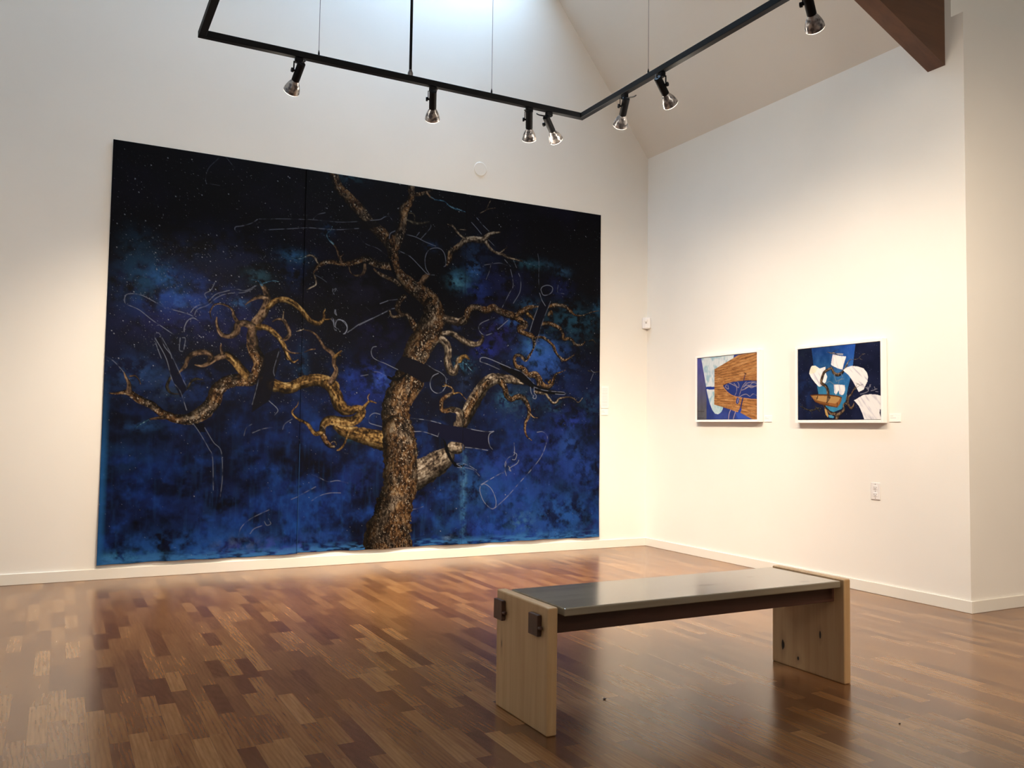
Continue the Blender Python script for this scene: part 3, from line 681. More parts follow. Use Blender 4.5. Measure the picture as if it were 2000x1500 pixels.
# tree --------------------------------------------------------------------
LIMBS = [
 # crop, tone, points (x,y,width)
 ('C', 3, [(1100,1140,20),(1150,1120,45),(1190,1070,50),(1225,1045,26)]),
 ('C', 5, [(1035,575,22),(1090,600,30),(1150,605,22),(1222,590,12)]), ('C', 5, [(1045,515,12),(1085,520,14),(1100,550,14),(1098,575,12)]),
 ('C', 0, [(1068,285,60),(1070,320,60),(1075,370,60),(1050,430,60),(1010,480,80),(1000,560,65),(990,650,70),(960,720,90),(925,790,100)]),
 ('C', 0, [(395,165,80),(405,200,80),(420,240,75),(450,300,80),(500,350,90),(560,420,100),(620,480,105),(680,560,95),(760,645,100),(830,710,110),(900,790,110)]),
 ('C', 0, [(1090,355,30),(1160,350,34),(1205,335,24),(1250,318,14)]), ('C', 3, [(1205,345,20),(1240,380,16),(1280,400,8)]), ('C', 4, [(1270,400,8),(1350,412,8),(1400,455,10),(1470,480,8),(1500,490,6)]),
 ('C', 0, [(890,970,70),(820,965,58),(760,950,62),(700,915,62),(660,910,48),(600,930,45),(520,950,45),(450,945,40),(380,935,38),(320,940,40),(270,970,42),(240,1005,25),(232,1025,10)]),
 ('C', 2, [(265,940,20),(240,900,24),(200,880,22),(160,890,12)]), ('C', 4, [(160,890,12),(110,905,12),(40,900,8)]),
 ('C', 3, [(470,930,40),(450,880,30),(430,820,22),(400,780,20)]), ('C', 4, [(400,780,18),(370,750,16),(345,700,10),(380,660,6),(390,630,4)]), ('C', 3, [(455,895,18),(470,885,14),(488,868,6)]),
 ('C', 3, [(670,960,30),(665,1010,28),(640,1045,24),(580,1050,14),(545,1020,10),(535,980,8)]),
 ('C', 0, [(750,1000,18),(800,1040,30),(860,1070,36),(920,1095,40),(960,1130,40)]),
 ('C', 2, [(225,1030,8),(240,1070,14),(248,1130,12),(200,1160,12),(165,1180,6)]),
 ('C', 0, [(905,760,120),(910,850,95),(930,960,80),(965,1040,85),(1025,1100,110),(1100,1170,130),(1200,1240,150),(1260,1330,170),(1280,1420,185)]),
 # small hook limb at the trunk
 ('C', 0, [(1005,1235,40),(960,1285,45),(950,1335,50),(975,1375,40)]),
 ('E', 0, [(1000,42,20),(1012,80,28),(1050,100,30),(1110,85,36),(1165,78,40),(1200,115,48),(1225,165,60),(1265,225,75),(1320,280,90)]),
 # right side limbs
 ('D', 2, [(110,1290,40),(170,1285,45),(220,1310,50),(280,1350,55),(340,1375,50),(400,1380,45),(440,1350,40),(452,1315,25),(440,1298,12)]),
 ('D', 2, [(100,1160,60),(170,1172,65),(240,1190,68),(290,1180,62)]),
 ('D', 0, [(260,1190,50),(300,1160,62),(320,1110,60),(350,1068,55),(400,1060,55),(450,1080,60),(500,1080,60),(540,1062,55),(590,1090,60),(640,1110,60),(700,1130,60),(740,1150,55),(780,1180,50),(822,1202,42),(810,1230,40),(765,1232,40),(770,1265,45),(820,1290,40),(870,1310,45),(890,1345,35),(890,1400,22),(880,1430,16),(850,1470,12),(830,1500,8)]),
 ('D', 0, [(740,1130,45),(790,1100,50),(840,1072,45),(880,1058,30),(930,1055,12)]), ('D', 1, [(835,1115,36),(865,1140,32),(892,1172,12)]),
 ('D', 0, [(890,1330,26),(950,1320,22),(1000,1345,22),(1050,1390,20),(1070,1440,16),(1110,1490,12),(1135,1525,8)]),
 ('D', 0, [(1015,1065,24),(1060,1046,35),(1120,1045,32),(1170,1060,30),(1210,1100,26),(1250,1130,16),(1320,1130,10),(1380,1105,8),(1450,1090,6)]),
 ('D', 0, [(1018,1130,30),(1040,1100,24),(1050,1125,16)]),
 ('D', 0, [(960,1207,30),(1010,1200,32),(1060,1215,34),(1110,1240,30),(1140,1280,28),(1150,1335,32),(1190,1330,26),(1222,1345,26),(1250,1385,24),(1310,1380,14),(1330,1355,6)]),
 ('D', 0, [(140,700,20),(165,650,42),(175,590,45),(210,560,48),(260,520,42)]), ('D', 2, [(250,530,42),(300,488,50),(360,475,50),(420,480,52),(462,485,50),(485,515,32),(520,560,28),(560,590,26),(620,605,24),(680,635,22),(740,652,18),(805,668,12)]), ('D', 4, [(800,668,12),(850,688,12),(900,700,8)]),
 ('D', 2, [(455,480,42),(500,440,36),(540,422,24),(600,415,12)]), ('D', 2, [(300,470,26),(260,440,22),(220,400,20),(190,360,20),(150,345,10)]),
 ('D', 2, [(600,592,14),(650,555,10),(662,540,5)]), ('D', 2, [(430,250,6),(470,230,8),(500,215,8),(560,205,5)]), ('D', 2, [(482,222,8),(500,180,8),(520,140,5)]),
 ('D', 4, [(0,110,8),(60,140,6),(120,150,8),(160,190,8),(210,215,10),(270,230,8),(300,240,6)]), ('D', 2, [(245,392,6),(305,395,8)]),
 ('E', 2, [(1380,420,70),(1450,335,72),(1510,322,76),(1560,380,82),(1570,460,72),(1560,530,72),(1590,620,78),(1632,640,60),(1655,580,50),(1675,520,50),(1710,495,40)]),
 ('F', 1, [(205,165,32),(215,140,30),(245,132,26),(268,150,14)]), ('F', 4, [(195,185,12),(240,182,10),(270,215,6),(297,240,4)]),
 # right lower limb
 ('F', 2, [(205,615,95),(250,540,92),(290,460,96),(335,390,92),(375,330,84),(430,292,78),(490,285,66),(550,288,56),(600,305,46),(642,322,18)]),
 ('F', 0, [(232,600,60),(258,520,50),(300,440,50),(350,370,50),(400,310,44)]),
 ('F', 0, [(490,305,50),(518,350,40),(530,400,38),(560,430,35),(600,415,38),(640,420,38),(670,460,32),(685,510,26),(680,550,24),(660,590,20),(655,640,16),(670,690,12),(702,716,6)]), ('F', 0, [(690,530,12),(715,555,8),(742,560,4)]),
 ('F', 2, [(205,600,62),(208,550,62),(190,512,45),(140,500,40)]), ('F', 0, [(150,500,36),(90,510,34),(75,480,30),(80,440,28),(110,410,26),(150,390,22),(155,370,16),(140,345,14),(100,330,8)]), ('F', 1, [(160,390,14),(200,385,8),(225,410,5),(250,435,3)]), ('F', 1, [(110,332,8),(95,312,4)]), ('F', 1, [(115,335,8),(82,340,4)]),
 # right side curls
 ('F', 0, [(725,8,18),(718,70,12),(690,130,12),(665,158,18),(650,148,26),(625,125,24),(592,128,24),(585,165,26),(602,202,30),(640,215,36),(662,250,42),(660,290,20)]),
 ('F', 0, [(690,262,36),(730,260,46),(758,300,46),(745,338,16)]), ('F', 0, [(755,290,40),(780,330,36),(820,345,30),(850,320,25),(862,280,20),(880,250,14),(910,240,8),(942,225,4)]), ('F', 1, [(828,315,22),(835,298,12)]),
 ('F', 0, [(790,0,18),(830,30,18),(860,60,18),(880,110,18),(920,150,18),(950,155,16),(990,130,10),(1006,115,5)]), 
 ('F', 2, [(725,380,22),(760,388,20),(800,392,18),(820,420,18),(850,455,18),(880,450,16),(900,425,14),(960,415,10),(1000,425,8),(1030,450,5),(1062,415,3)]),
 ('F', 5, [(1100,230,6),(1140,240,8),(1178,236,6)]), ('D', 5, [(1370,1350,16),(1400,1345,14),(1420,1370,8)]),
 # trunk stub right
 ('G', 2, [(1420,520,330),(1540,470,300),(1680,385,265),(1790,300,200)]),
 ('F', 2, [(150,765,80),(190,770,80),(210,765,60)]),
 # lower-left limb under the golden one
 ('E', 1, [(480,1170,70),(560,1215,110),(680,1240,140),(800,1275,165),(920,1300,190),(1030,1330,200)]),
 # trunk
 ('E', 0, [(1420,0,200),(1425,100,210),(1395,200,245),(1345,300,240),(1285,400,255),(1240,500,235),(1225,560,225)]),
 ('E', 0, [(1180,720,310),(1130,820,290),(1075,920,280),(1057,1000,285),(1065,1100,285),(1080,1200,305),(1115,1320,300),(1130,1420,300)]),
 ('G', 0, [(1230,0,330),(1262,150,380),(1275,300,400),(1270,450,400),(1262,640,400),(1215,800,420),(1185,950,460),(1150,1100,500),(1130,1220,545),(1132,1340,580)]),
 # left: golden limb
 ('B', 1, [(1150,300,80),(1200,312,72),(1260,318,72),(1320,292,76),(1380,277,76),(1440,272,76),(1490,285,80),(1530,315,85)]),
 ('E', 1, [(380,745,100),(440,800,110),(480,870,125),(505,950,125),(560,1005,112),(620,1012,82),(680,990,70),(722,1010,80),(712,1060,90),(650,1108,100),(560,1120,95),(480,1112,95),(400,1112,92),(352,1150,70),(345,1210,60)]),
 ('E', 0, [(340,1190,60),(352,1260,58),(380,1320,50),(420,1358,46),(462,1368,26)]),
 ('E', 3, [(430,735,62),(470,665,50),(482,610,40),(460,560,40),(460,490,45),(430,440,40),(370,400,32),(330,340,26),(290,280,22),(230,240,16),(170,225,10)]), ('E', 1, [(462,495,34),(500,460,26),(530,432,14)]), ('E', 1, [(500,470,10),(526,478,6)]), ('E', 2, [(100,235,8),(160,220,12)]),
 ('E', 1, [(735,995,40),(778,945,28),(808,920,22),(868,938,10)]), ('E', 1, [(800,918,12),(788,880,10),(806,848,6)]),
 ('E', 1, [(330,1225,50),(280,1240,46),(240,1208,40),(200,1150,34),(130,1108,28),(80,1070,24),(50,1030,22),(62,1000,14),(100,960,8),(112,920,5)]),
 ('E', 1, [(600,1215,18),(575,1290,20),(550,1350,20),(512,1392,22),(488,1402,14)]), ('E', 2, [(480,1345,12),(462,1314,14),(428,1325,6)]),
 ('B', 0, [(1052,250,70),(1000,262,85),(940,265,80),(880,275,85),(830,297,85),(790,340,90),(770,400,95),(730,452,95),(680,490,95),(620,517,80),(550,515,60),(490,500,55),(430,470,50),(380,430,50),(320,400,48),(270,370,45),(230,345,38),(190,345,25),(150,352,14),(110,350,8)]),
 ('B', 3, [(235,340,36),(235,290,25),(215,250,18),(203,218,8)]), ('B', 3, [(240,242,12),(275,240,12),(300,270,8),(306,292,5)]), ('B', 3, [(460,505,30),(400,512,18),(355,520,8)]), ('B', 4, [(360,520,10),(310,545,8),(270,575,5)]),
 ('B', 1, [(1000,248,50),(950,200,58),(900,140,52),(862,112,48),(830,105,42)]), ('B', 3, [(830,110,42),(780,132,34),(740,160,30),(700,178,20),(655,172,8)]), ('B', 3, [(830,100,22),(820,60,14),(822,36,5)]),
 ('B', 3, [(750,140,34),(755,112,34),(710,90,36),(650,100,34),(610,130,30),(590,178,24),(545,225,10)]),
 ('B', 5, [(600,330,10),(630,280,16),(660,262,20),(705,268,6)]), ('B', 5, [(495,255,18),(475,310,22),(500,350,14),(555,357,6)]),
 ('B', 0, [(1025,265,70),(1055,200,72),(1066,150,76),(1045,105,80),(1022,55,75),(1022,0,65)]),
 ('A', 3, [(1070,1400,72),(1060,1340,64),(1080,1270,62),(1130,1210,60),(1160,1150,55),(1165,1090,46),(1150,1040,36),(1125,1005,22)]), ('A', 4, [(1130,1010,20),(1105,980,14),(1060,975,6)]), ('A', 4, [(1140,1000,8),(1200,985,8),(1240,990,4)]),
 ('A', 3, [(1165,1095,30),(1110,1090,28),(1060,1110,16),(1018,1142,5)]),
 ('A', 1, [(1170,1160,36),(1220,1118,40),(1280,1110,42),(1330,1130,38),(1380,1170,34),(1420,1220,34),(1460,1260,32),(1510,1270,30),(1540,1240,20),(1542,1200,14),(1550,1178,5)]), ('A', 1, [(1545,1245,10),(1592,1240,5)]),
 ('A', 3, [(1070,1290,50),(1020,1265,45),(970,1275,45),(960,1320,45),(920,1350,36),(870,1345,30),(840,1310,24),(828,1260,18),(830,1225,8)]), ('A', 3, [(970,1260,30),(945,1220,22),(935,1180,18),(900,1150,14),(850,1135,10),(810,1145,10),(785,1190,10),(792,1235,6)]),
 ('A', 1, [(1110,1290,44),(1160,1295,38),(1220,1340,36),(1260,1390,34),(1285,1440,30),(1300,1500,24)]), ('B', 1, [(1190,0,28),(1212,45,26),(1228,75,24),(1250,122,22),(1280,155,14),(1312,138,5)]), ('B', 3, [(1230,72,14),(1270,95,12),(1330,98,5)]), ('B', 3, [(1350,95,6),(1390,78,8),(1418,75,5)]),
 ('A', 3, [(1200,1255,8),(1230,1240,16),(1270,1245,24),(1300,1290,24),(1312,1340,26),(1285,1372,24),(1255,1375,10)]), ('A', 2, [(1270,1240,14),(1275,1188,5)]),
]
for i, (c, tone, P) in enumerate(LIMBS): mu.bark(c, P, tone, 100+i*3)
# dark painted logs that cut across the tree
DK = (13, 14, 26)
def dark(c, P, col=DK, a=1.0): mu.poly(c, P, col, a)
dark('E', [(1120,482),(1180,495),(1260,520),(1340,560),(1430,600),(1500,648),(1450,700),(1390,730),(1325,742),(1260,700),(1190,662),(1080,612),(1040,602),(1060,560)])
mu.line('E', [(985,682),(1040,706),(1100,700),(1160,655)], 5, (6, 6, 10))
dark('C', [(870,890),(895,920),(925,1000),(945,1065),(930,1080),(905,1020),(880,950)], (10, 11, 16))
dark('C', [(620,588),(700,582),(790,570),(800,630),(690,655),(640,652)], (16, 15, 18), 0.95)
dark('D', [(945,1015),(1030,1015),(1010,1080),(960,1210),(930,1300),(905,1320),(860,1270),(890,1170)], (16, 18, 34))
dark('F', [(470,172),(560,212),(645,250),(720,325),(800,358),(930,378),(935,396),(820,396),(735,370),(650,318),(570,262),(500,218)], (9, 10, 16))
dark('F', [(-20,588),(100,606),(250,630),(435,655),(405,705),(420,778),(240,768),(225,740),(150,715),(112,712),(60,690),(-20,680)], (17, 20, 44))
dark('F', [(85,705),(105,725),(125,790),(150,850),(195,895),(240,880),(225,905),(165,900),(130,850),(100,790)], (7, 8, 14))
dark('B', [(1100,100),(1190,60),(1200,110),(1165,240),(1150,330),(1125,400),(1015,470),(1020,400),(1050,260),(1080,170)], (15, 15, 24), 0.93)
dark('B', [(440,-5),(520,150),(560,230),(600,330),(560,380),(500,240),(405,0)], (14, 16, 34), 0.9)
dark('B', [(640,545),(710,540),(720,600),(680,600)], (10, 11, 20), 0.9)
# chalk outlines
CH = (150, 160, 185)
for k, (c, P, a) in enumerate([
 ('A', [(1100,575),(1060,600),(1000,618),(955,625),(950,645),(965,662)], .8), ('A', [(1110,572),(1300,572),(1480,580),(1650,595),(1773,590)], .4), ('A', [(1150,645),(1300,638),(1420,632),(1520,638),(1640,645),(1773,636)], .7),
 ('A', [(705,1250),(660,1215),(590,1190),(480,1160),(400,1115),(320,1075),(240,1070),(217,1095),(222,1135),(270,1155),(320,1180),(400,1245),(480,1300),(540,1340)], .75),
 ('A', [(710,1252),(670,1232),(635,1250),(615,1290),(612,1322)], .9), ('A', [(585,1365),(580,1440),(605,1450),(620,1370),(600,1362)], .7), ('A', [(460,1500),(430,1420),(415,1350),(430,1332),(450,1340),(480,1420),(520,1470),(530,1500)], .7),
 ('A', [(655,1195),(690,1155),(760,1130),(820,1075),(880,1055),(960,1040),(1020,1048),(1090,1015)], .7), ('A', [(680,1215),(700,1175),(770,1145),(830,1095),(900,1068),(1000,1062),(1060,1040),(1100,1010)], .6), ('A', [(760,1100),(750,1070),(790,1045),(820,985)], .6),
 ('A', [(1470,575),(1500,545),(1550,532)], .6), ('A', [(760,340),(755,300),(775,235),(830,180),(850,160)], .25), ('A', [(890,160),(930,210),(950,235)], .35), ('A', [(760,335),(850,350)], .2),
 ('A', [(1600,1040),(1602,1070),(1625,1040)], .7), ('A', [(1640,1245),(1680,1260),(1695,1300),(1680,1340)], .8), ('A', [(1600,1240),(1612,1290),(1640,1310)], .6), ('A', [(1773,1275),(1700,1330)], .5), ('A', [(1620,1180),(1612,1200),(1625,1215)], .7),
 ('B', [(400,0),(470,130),(510,270),(560,340),(600,460)], .8), ('B', [(445,0),(500,100),(560,230),(600,310)], .5), ('B', [(560,0),(555,75),(575,85)], .7), ('B', [(640,545),(680,600),(740,700),(765,760),(770,965)], .6), ('B', [(715,570),(770,660),(820,720),(828,880),(815,1005)], .6),
 ('B', [(80,110),(140,150),(200,215)], .6), ('B', [(1060,260),(1040,340),(1018,420)], .6), ('B', [(1160,240),(1155,200),(1190,80)], .5), ('B', [(1125,400),(1180,455),(1160,490)], .8), ('B', [(965,620),(980,570),(1015,545)], .4), ('B', [(1020,600),(1080,578),(1145,568)], .7),
 ('B', [(1210,580),(1225,545),(1270,515)], .4), ('B', [(1395,872),(1450,895),(1500,918),(1560,912),(1625,925)], .7), ('B', [(1265,1025),(1330,1000),(1420,950)], .6), ('B', [(1395,1040),(1440,1010),(1500,992),(1580,990)], .7),
 ('B', [(930,1260),(950,1200),(1010,1145),(1125,1092)], .7), ('B', [(1005,1240),(1030,1210),(1080,1192)], .7), ('B', [(1095,1165),(1110,1190),(1135,1180),(1120,1150)], .6), ('B', [(120,480),(130,480)], .1),
 ('C', [(720,578),(800,570),(840,548),(880,542),(905,575)], .7), ('C', [(880,735),(890,690),(930,668)], .7), ('C', [(1030,700),(1110,722),(1190,762),(1280,800)], .7), ('C', [(1110,720),(1140,680)], .6), ('C', [(1150,740),(1230,650),(1240,620)], .5),
 ('C', [(1225,1040),(1195,985),(1190,900),(1220,835),(1280,815),(1330,830),(1360,880),(1368,960),(1355,975)], .85), ('C', [(965,840),(1060,890),(1150,980),(1210,1040),(1270,1050)], .8), ('C', [(635,680),(635,730),(680,780),(780,820),(860,880)], .35),
 ('C', [(245,1050),(300,1080),(340,1110)], .35), ('C', [(420,1165),(395,1185),(405,1215)], .7), ('C', [(800,1295),(870,1268)], .9), ('C', [(880,1265),(950,1258)], .4), ('C', [(680,1325),(715,1360)], .7), ('C', [(910,1335),(780,1400),(620,1480)], .6), ('C', [(415,1350),(425,1395)], .8),
 ('C', [(415,1475),(430,1440),(460,1435),(500,1470),(518,1500)], .9), ('C', [(380,1420),(400,1430),(405,1500)], .8),
 ('E', [(870,385),(835,395),(820,440),(840,495),(900,530),(960,552),(1080,612)], .75), ('E', [(1360,560),(1430,610),(1500,645),(1545,690),(1550,745)], .6),
 ('E', [(1475,650),(1420,680),(1396,745),(1410,810),(1460,845),(1510,830),(1545,780)], .85), ('E', [(905,1046),(850,1036),(805,1068),(800,1128),(855,1150),(920,1166)], .7), ('E', [(1210,1086),(1350,1104),(1500,1140)], .8), ('E', [(1240,1216),(1330,1220),(1470,1268)], .8),
 ('E', [(500,125),(550,135),(585,180),(580,240),(550,266)], .95), ('E', [(520,125),(480,145),(470,195)], .8), ('E', [(430,118),(455,160),(455,205),(490,245)], .6), ('E', [(590,250),(640,210),(700,170),(860,98)], .75), ('E', [(880,90),(1000,25),(1050,12)], .6), ('E', [(465,30),(465,55),(485,82)], .7),
 ('E', [(720,672),(790,660)], .5), ('E', [(850,632),(900,638),(960,668)], .35),
 ('D', [(355,330),(400,380),(440,430)], .7), ('D', [(400,290),(450,350),(505,405)], .7), ('D', [(500,480),(560,540)], .5), ('D', [(640,650),(690,708)], .7), ('D', [(715,655),(742,720)], .5), ('D', [(690,735),(705,800),(712,880),(680,940),(620,1060)], .65), ('D', [(760,770),(778,830),(770,930),(715,1025)], .7),
 ('D', [(455,698),(520,688),(600,680),(660,700)], .6), ('D', [(520,700),(505,760),(480,820)], .5), ('D', [(950,910),(970,955),(1010,955),(1045,930),(1050,890),(1010,872),(965,885),(950,910)], .85), ('D', [(940,940),(960,1000),(990,1050)], .9), ('D', [(925,600),(935,680),(932,800),(935,900)], .35),
 ('D', [(945,1015),(890,1160),(855,1270)], .8), ('D', [(1035,1010),(960,1205),(905,1400)], .5), ('D', [(550,1150),(440,1195),(415,1240),(440,1285),(480,1300),(530,1285)], .8), ('D', [(580,1250),(670,1170)], .9), ('D', [(1100,870),(1095,930),(1150,945)], .4),
 ('F', [(345,165),(350,140),(390,140),(470,172),(560,212)], .9), ('F', [(345,165),(400,185),(480,220)], .5), ('F', [(470,170),(560,210),(640,245),(720,320)], .6), ('F', [(720,345),(800,370),(930,380),(935,395),(870,392)], .7), ('F', [(695,345),(700,385),(715,410)], .9), ('F', [(720,350),(722,385),(735,405),(730,425),(712,420),(718,402)], .9),
 ('F', [(250,630),(330,645),(400,655),(440,652)], .8), ('F', [(442,652),(412,672),(405,710),(415,755),(435,780)], .95), ('F', [(240,765),(320,770),(400,785)], .8), ('F', [(50,690),(60,660)], .4),
 ('F', [(740,660),(780,658),(812,690),(805,740),(770,830),(700,920),(630,1000),(540,1100),(450,1185)], .8), ('F', [(345,1035),(375,1018),(425,1055),(455,1130),(450,1180),(420,1190),(370,1140),(343,1070),(345,1035)], .9), ('F', [(352,1022),(420,985),(480,950),(520,930)], .9),
 ('F', [(520,900),(522,870),(545,835),(580,820),(585,790),(582,735)], .8), ('F', [(530,960),(520,920),(530,870)], .7), ('F', [(545,895),(560,930),(548,912),(600,880),(615,855)], .85), ('F', [(580,800),(600,815),(590,850),(570,850)], .9),
 ('F', [(185,905),(215,905),(180,880),(250,885),(320,920)], .6), ('F', [(240,905),(300,920),(340,960)], .5), ('F', [(1120,225),(1140,242),(1178,238)], .6), ('F', [(1135,250),(1115,300)], .5),
 ('G', [(1410,895),(1470,885),(1530,865)], .6), ('G', [(645,262),(685,268)], .7)]):
    mu.line(c, P, 0.95, CH, a, 0.35 if a < 0.85 else 0.22, 500+k)
# canvas seams
for sx, c in ((SEAM1, (10, 12, 20)), (SEAM2, (10, 12, 22))):
    ci = int((sx-MS0)/mu.cx); mu.img[:, ci-1:ci+1] *= 0.55
    mu.img[int(mu.H*0.72):, ci] = mu.img[int(mu.H*0.72):, ci]*0.4+sl((58, 104, 168))*0.6
mural = thing('mural', 'huge three-panel canvas painting of a gnarled tree against a starry night', 'painting', (MS0, YB, MZ0))
def mdisp(s_, z_):
    t = np.clip((MZ1-z_)/(MZ1-MZ0), 0, 1)
    return 0.006+0.020*t**2*(0.6+0.4*np.cos((s_-MS0)*2*math.pi/0.72+0.9))+0.004*t*np.sin(z_*5+s_*2)
def mbot(s_): return MZ0-0.006*(s_ < SEAM1)+0.007*np.sin((s_-MS0)*3.1)**2*0.8+0.004*np.sin(s_*23)*0.5
cuts = [0, int((SEAM1-MS0)/mu.cx), int((SEAM2-MS0)/mu.cx), mu.W]
for k in range(3):
    i0 = cuts[k]-(1 if k else 0); i1 = cuts[k+1]
    o = picture_mesh('canvas_panel', mu, i0, i1, (lambda s_, z_, k=k: mdisp(s_, z_)+(0.0, 0.003, 0.0)[k]), mural, M_MURAL, mbot, 0.003)
    o.matrix_parent_inverse = Matrix.Translation(-Vector((MS0, YB, MZ0)))
# ------------------------------------------------------------------ framed pictures on the right wall
XP = XR-0.045
def planks(pt, c0=(176, 112, 48)):
    def fn(X, Y):
        yy = Y-0.0
        slope = (yy-pt.H*0.52)/pt.W*0.42                   # boards fan out towards the right
        v = yy-(X-pt.W*0.25)*slope
        row = np.floor(v/6.5); x2 = X/34.0+np.sin(row*12.9)*7; cell = np.floor(x2)
        h = np.modf(np.abs(np.sin(row*91.7+cell*47.3)*4375.5))[0]
        n = vnoise(X/16, v/2.4, 12, 3)
        k = np.clip(0.25*h+0.9*(n-0.5)+0.38, 0, 1)
        a = np.array([112, 72, 42.]); b = np.array([178, 124, 74.]); d = np.array([216, 168, 116.])
        c = np.where(k[..., None] < 0.5, a+(b-a)*(k[..., None]*2), b+(d-b)*((k[..., None]-0.5)*2))
        line = (np.modf(v/6.5)[0] < 0.12)[..., None]
        return sl(np.where(line, c*0.62, c))
    return fn
def whitewash(X, Y):
    n = vnoise(X/3.0, Y/9.0, 5, 3)[..., None]; n2 = vnoise(X/12, Y/16, 8, 2)[..., None]
    c = np.array([196, 212, 222.])*(1-n)+np.array([240, 244, 244.])*n
    t = np.clip((n2-0.5)*4, 0, 1)*0.45
    return sl(c*(1-t)+np.array([96, 158, 188.])*t)
p1 = Paint(0, XP, -5.920, -5.186, 1.211, 1.754, 0.0029)
n = vnoise(p1.X/30, p1.Y/30, 2, 4)[..., None]
p1.img = sl(np.array([38, 52, 112.])*(1-n)+np.array([66, 84, 160.])*n)
def gray(X, Y):
    t = np.clip(Y/p1.H*1.3-0.1, 0, 1)[..., None]; q = vnoise(X/10, Y/20, 3, 3)[..., None]*22
    return sl(np.array([84, 84, 158.])*(1-t)+np.array([92, 92, 98.])*t+q-10)
p1.poly('Q', [(170,320),(245,320),(300,640),(335,1000),(330,1340),(170,1340)], None, fn=gray)
p1.poly('Q', [(245,320),(780,270),(760,420),(600,1140),(595,1160),(570,1210),(520,1242),(470,1232),(425,1170),(380,1050),(340,880),(300,640)], None, fn=whitewash)
p1.poly('Q', [(435,880),(460,870),(600,1120),(590,1175),(520,1240),(460,1225),(420,1160)], (140, 200, 205), 0.35)
p1.poly('Q', [(318,800),(380,793),(462,795),(462,838),(380,842),(330,830)], (40, 64, 150))
for yy in (1195, 1300): p1.line('Q', [(195, yy), (290, yy+2)], 1, (60, 52, 60), 0.8)
p1.poly('Q', [(855,275),(1160,225),(1160,1340),(1080,1325),(960,1262),(885,1220),(835,1208),(700,1160),(600,1128),(458,1085),(462,510),(600,430)], None, fn=planks(p1))
BL = (42, 58, 124)
p1.poly('Q', [(600,775),(660,745),(760,718),(880,702),(1000,690),(1160,702),(1160,992),(1060,990),(930,972),(820,955),(740,925),(680,880),(620,810)], BL)
p1.line('Q', [(600,800),(640,850),(690,895),(750,935),(830,960),(930,978),(1060,997),(1160,1000)], 1, (196, 142, 100), 0.9)
p1.line('Q', [(605,770),(700,728),(800,708),(940,693),(1150,690)], 0.8, (66, 44, 40), 0.8)
for P in ([(965,585),(945,660),(925,760),(890,850),(860,940)], ):
    p1.line('Q', P, 1.6, (34, 40, 92), 0.95)
p1.line('Q', [(945,568),(968,590),(960,575),(985,590)], 1.2, (60, 34, 26), 0.9)
for P in ([(700,735),(760,760),(820,800),(820,880),(790,945)], [(840,720),(860,760),(850,810),(780,740)], [(660,760),(640,800),(690,830),(680,770)], [(980,715),(930,770),(900,830),(890,860),(860,950)],
          [(905,850),(960,830),(1010,800),(1060,780),(1145,790)], [(930,800),(970,770),(1040,770),(1080,730),(1150,740)], [(950,790),(990,740),(1060,720),(1140,715)], [(870,960),(920,930),(980,915),(1040,950),(1090,910),(1150,935)], [(960,820),(1020,790),(1100,790)], [(1010,770),(1060,810),(1150,770)]):
    p1.line('Q', P, 1.1, (172, 160, 162), 0.75, 0.2, 31)
p1.poly('Q', [(830,965),(850,975),(870,990),(855,1060),(835,1080),(812,1060),(815,1010)], (48, 66, 138)); p1.line('Q', [(850,985),(835,1050)], 1, (200, 190, 190), 0.8)
p1.line('Q', [(925,980),(905,1060),(890,1130)], 2.6, (34, 44, 104)); p1.poly('Q', [(885,1130),(905,1160),(880,1230),(1000,1330),(800,1340),(850,1190)], (44, 72, 164))
p1.poly('Q', [(880,1215),(1090,1330),(860,1340),(800,1210)], (66, 96, 190), 0.7)
p1.line('Q', [(725,1170),(700,1240),(690,1325)], 1.2, (190, 170, 170)); p1.line('Q', [(805,1200),(785,1260),(765,1330)], 1.2, (190, 170, 170))
p1.img[:2, :] *= 0.55; p1.img[:, :1] *= 0.6; p1.img[:, -1:] *= 0.6

p2 = Paint(0, XP, -4.748, -4.003, 1.205, 1.744, 0.0027)
n = vnoise(p2.X/34, p2.Y/34, 12, 4)[..., None]
p2.img = sl(np.array([16, 20, 40.])*(1-n)+np.array([34, 40, 72.])*n)
p2.blob('R', 250, 950, 120, 260, (30, 54, 110), 0.8, 5, 20); p2.blob('R', 240, 380, 120, 120, (30, 40, 58), 0.9, 9, 18); p2.blob('R', 500, 760, 160, 120, (44, 104, 170), 0.4, 7)
def shaft(X, Y):
    t = np.clip(Y/p2.H, 0, 1)[..., None]; q = (vnoise(X/12, Y/18, 23, 3)[..., None]-0.5)*40; r = np.clip((X/p2.W-0.42)*4, 0, 1)[..., None]*(1-t)
    return sl(np.clip(np.array([30, 62, 122.])*(1-t)+np.array([64, 150, 182.])*t+q+r*np.array([12, 22, 50.]), 0, 255))
p2.poly('R', [(345,258),(1008,205),(990,330),(960,600),(890,880),(860,1060),(800,1180),(680,1230),(590,1200),(520,1060),(450,960),(430,840),(380,560)], None, fn=shaft)
p2.poly('R', [(430,840),(560,800),(600,960),(520,985),(455,960)], (62, 140, 176), 0.5)
p2.poly('R', [(600,1275),(640,1272),(690,1300),(670,1322),(610,1312)], (74, 150, 190))
rs = np.random.RandomState(8)
for _ in range(110):
    y, x = rs.randint(2, p2.H-2), rs.randint(2, p2.W-2); p2.img[y, x] = p2.img[y, x]*0.4+sl((150, 160, 190))*0.6
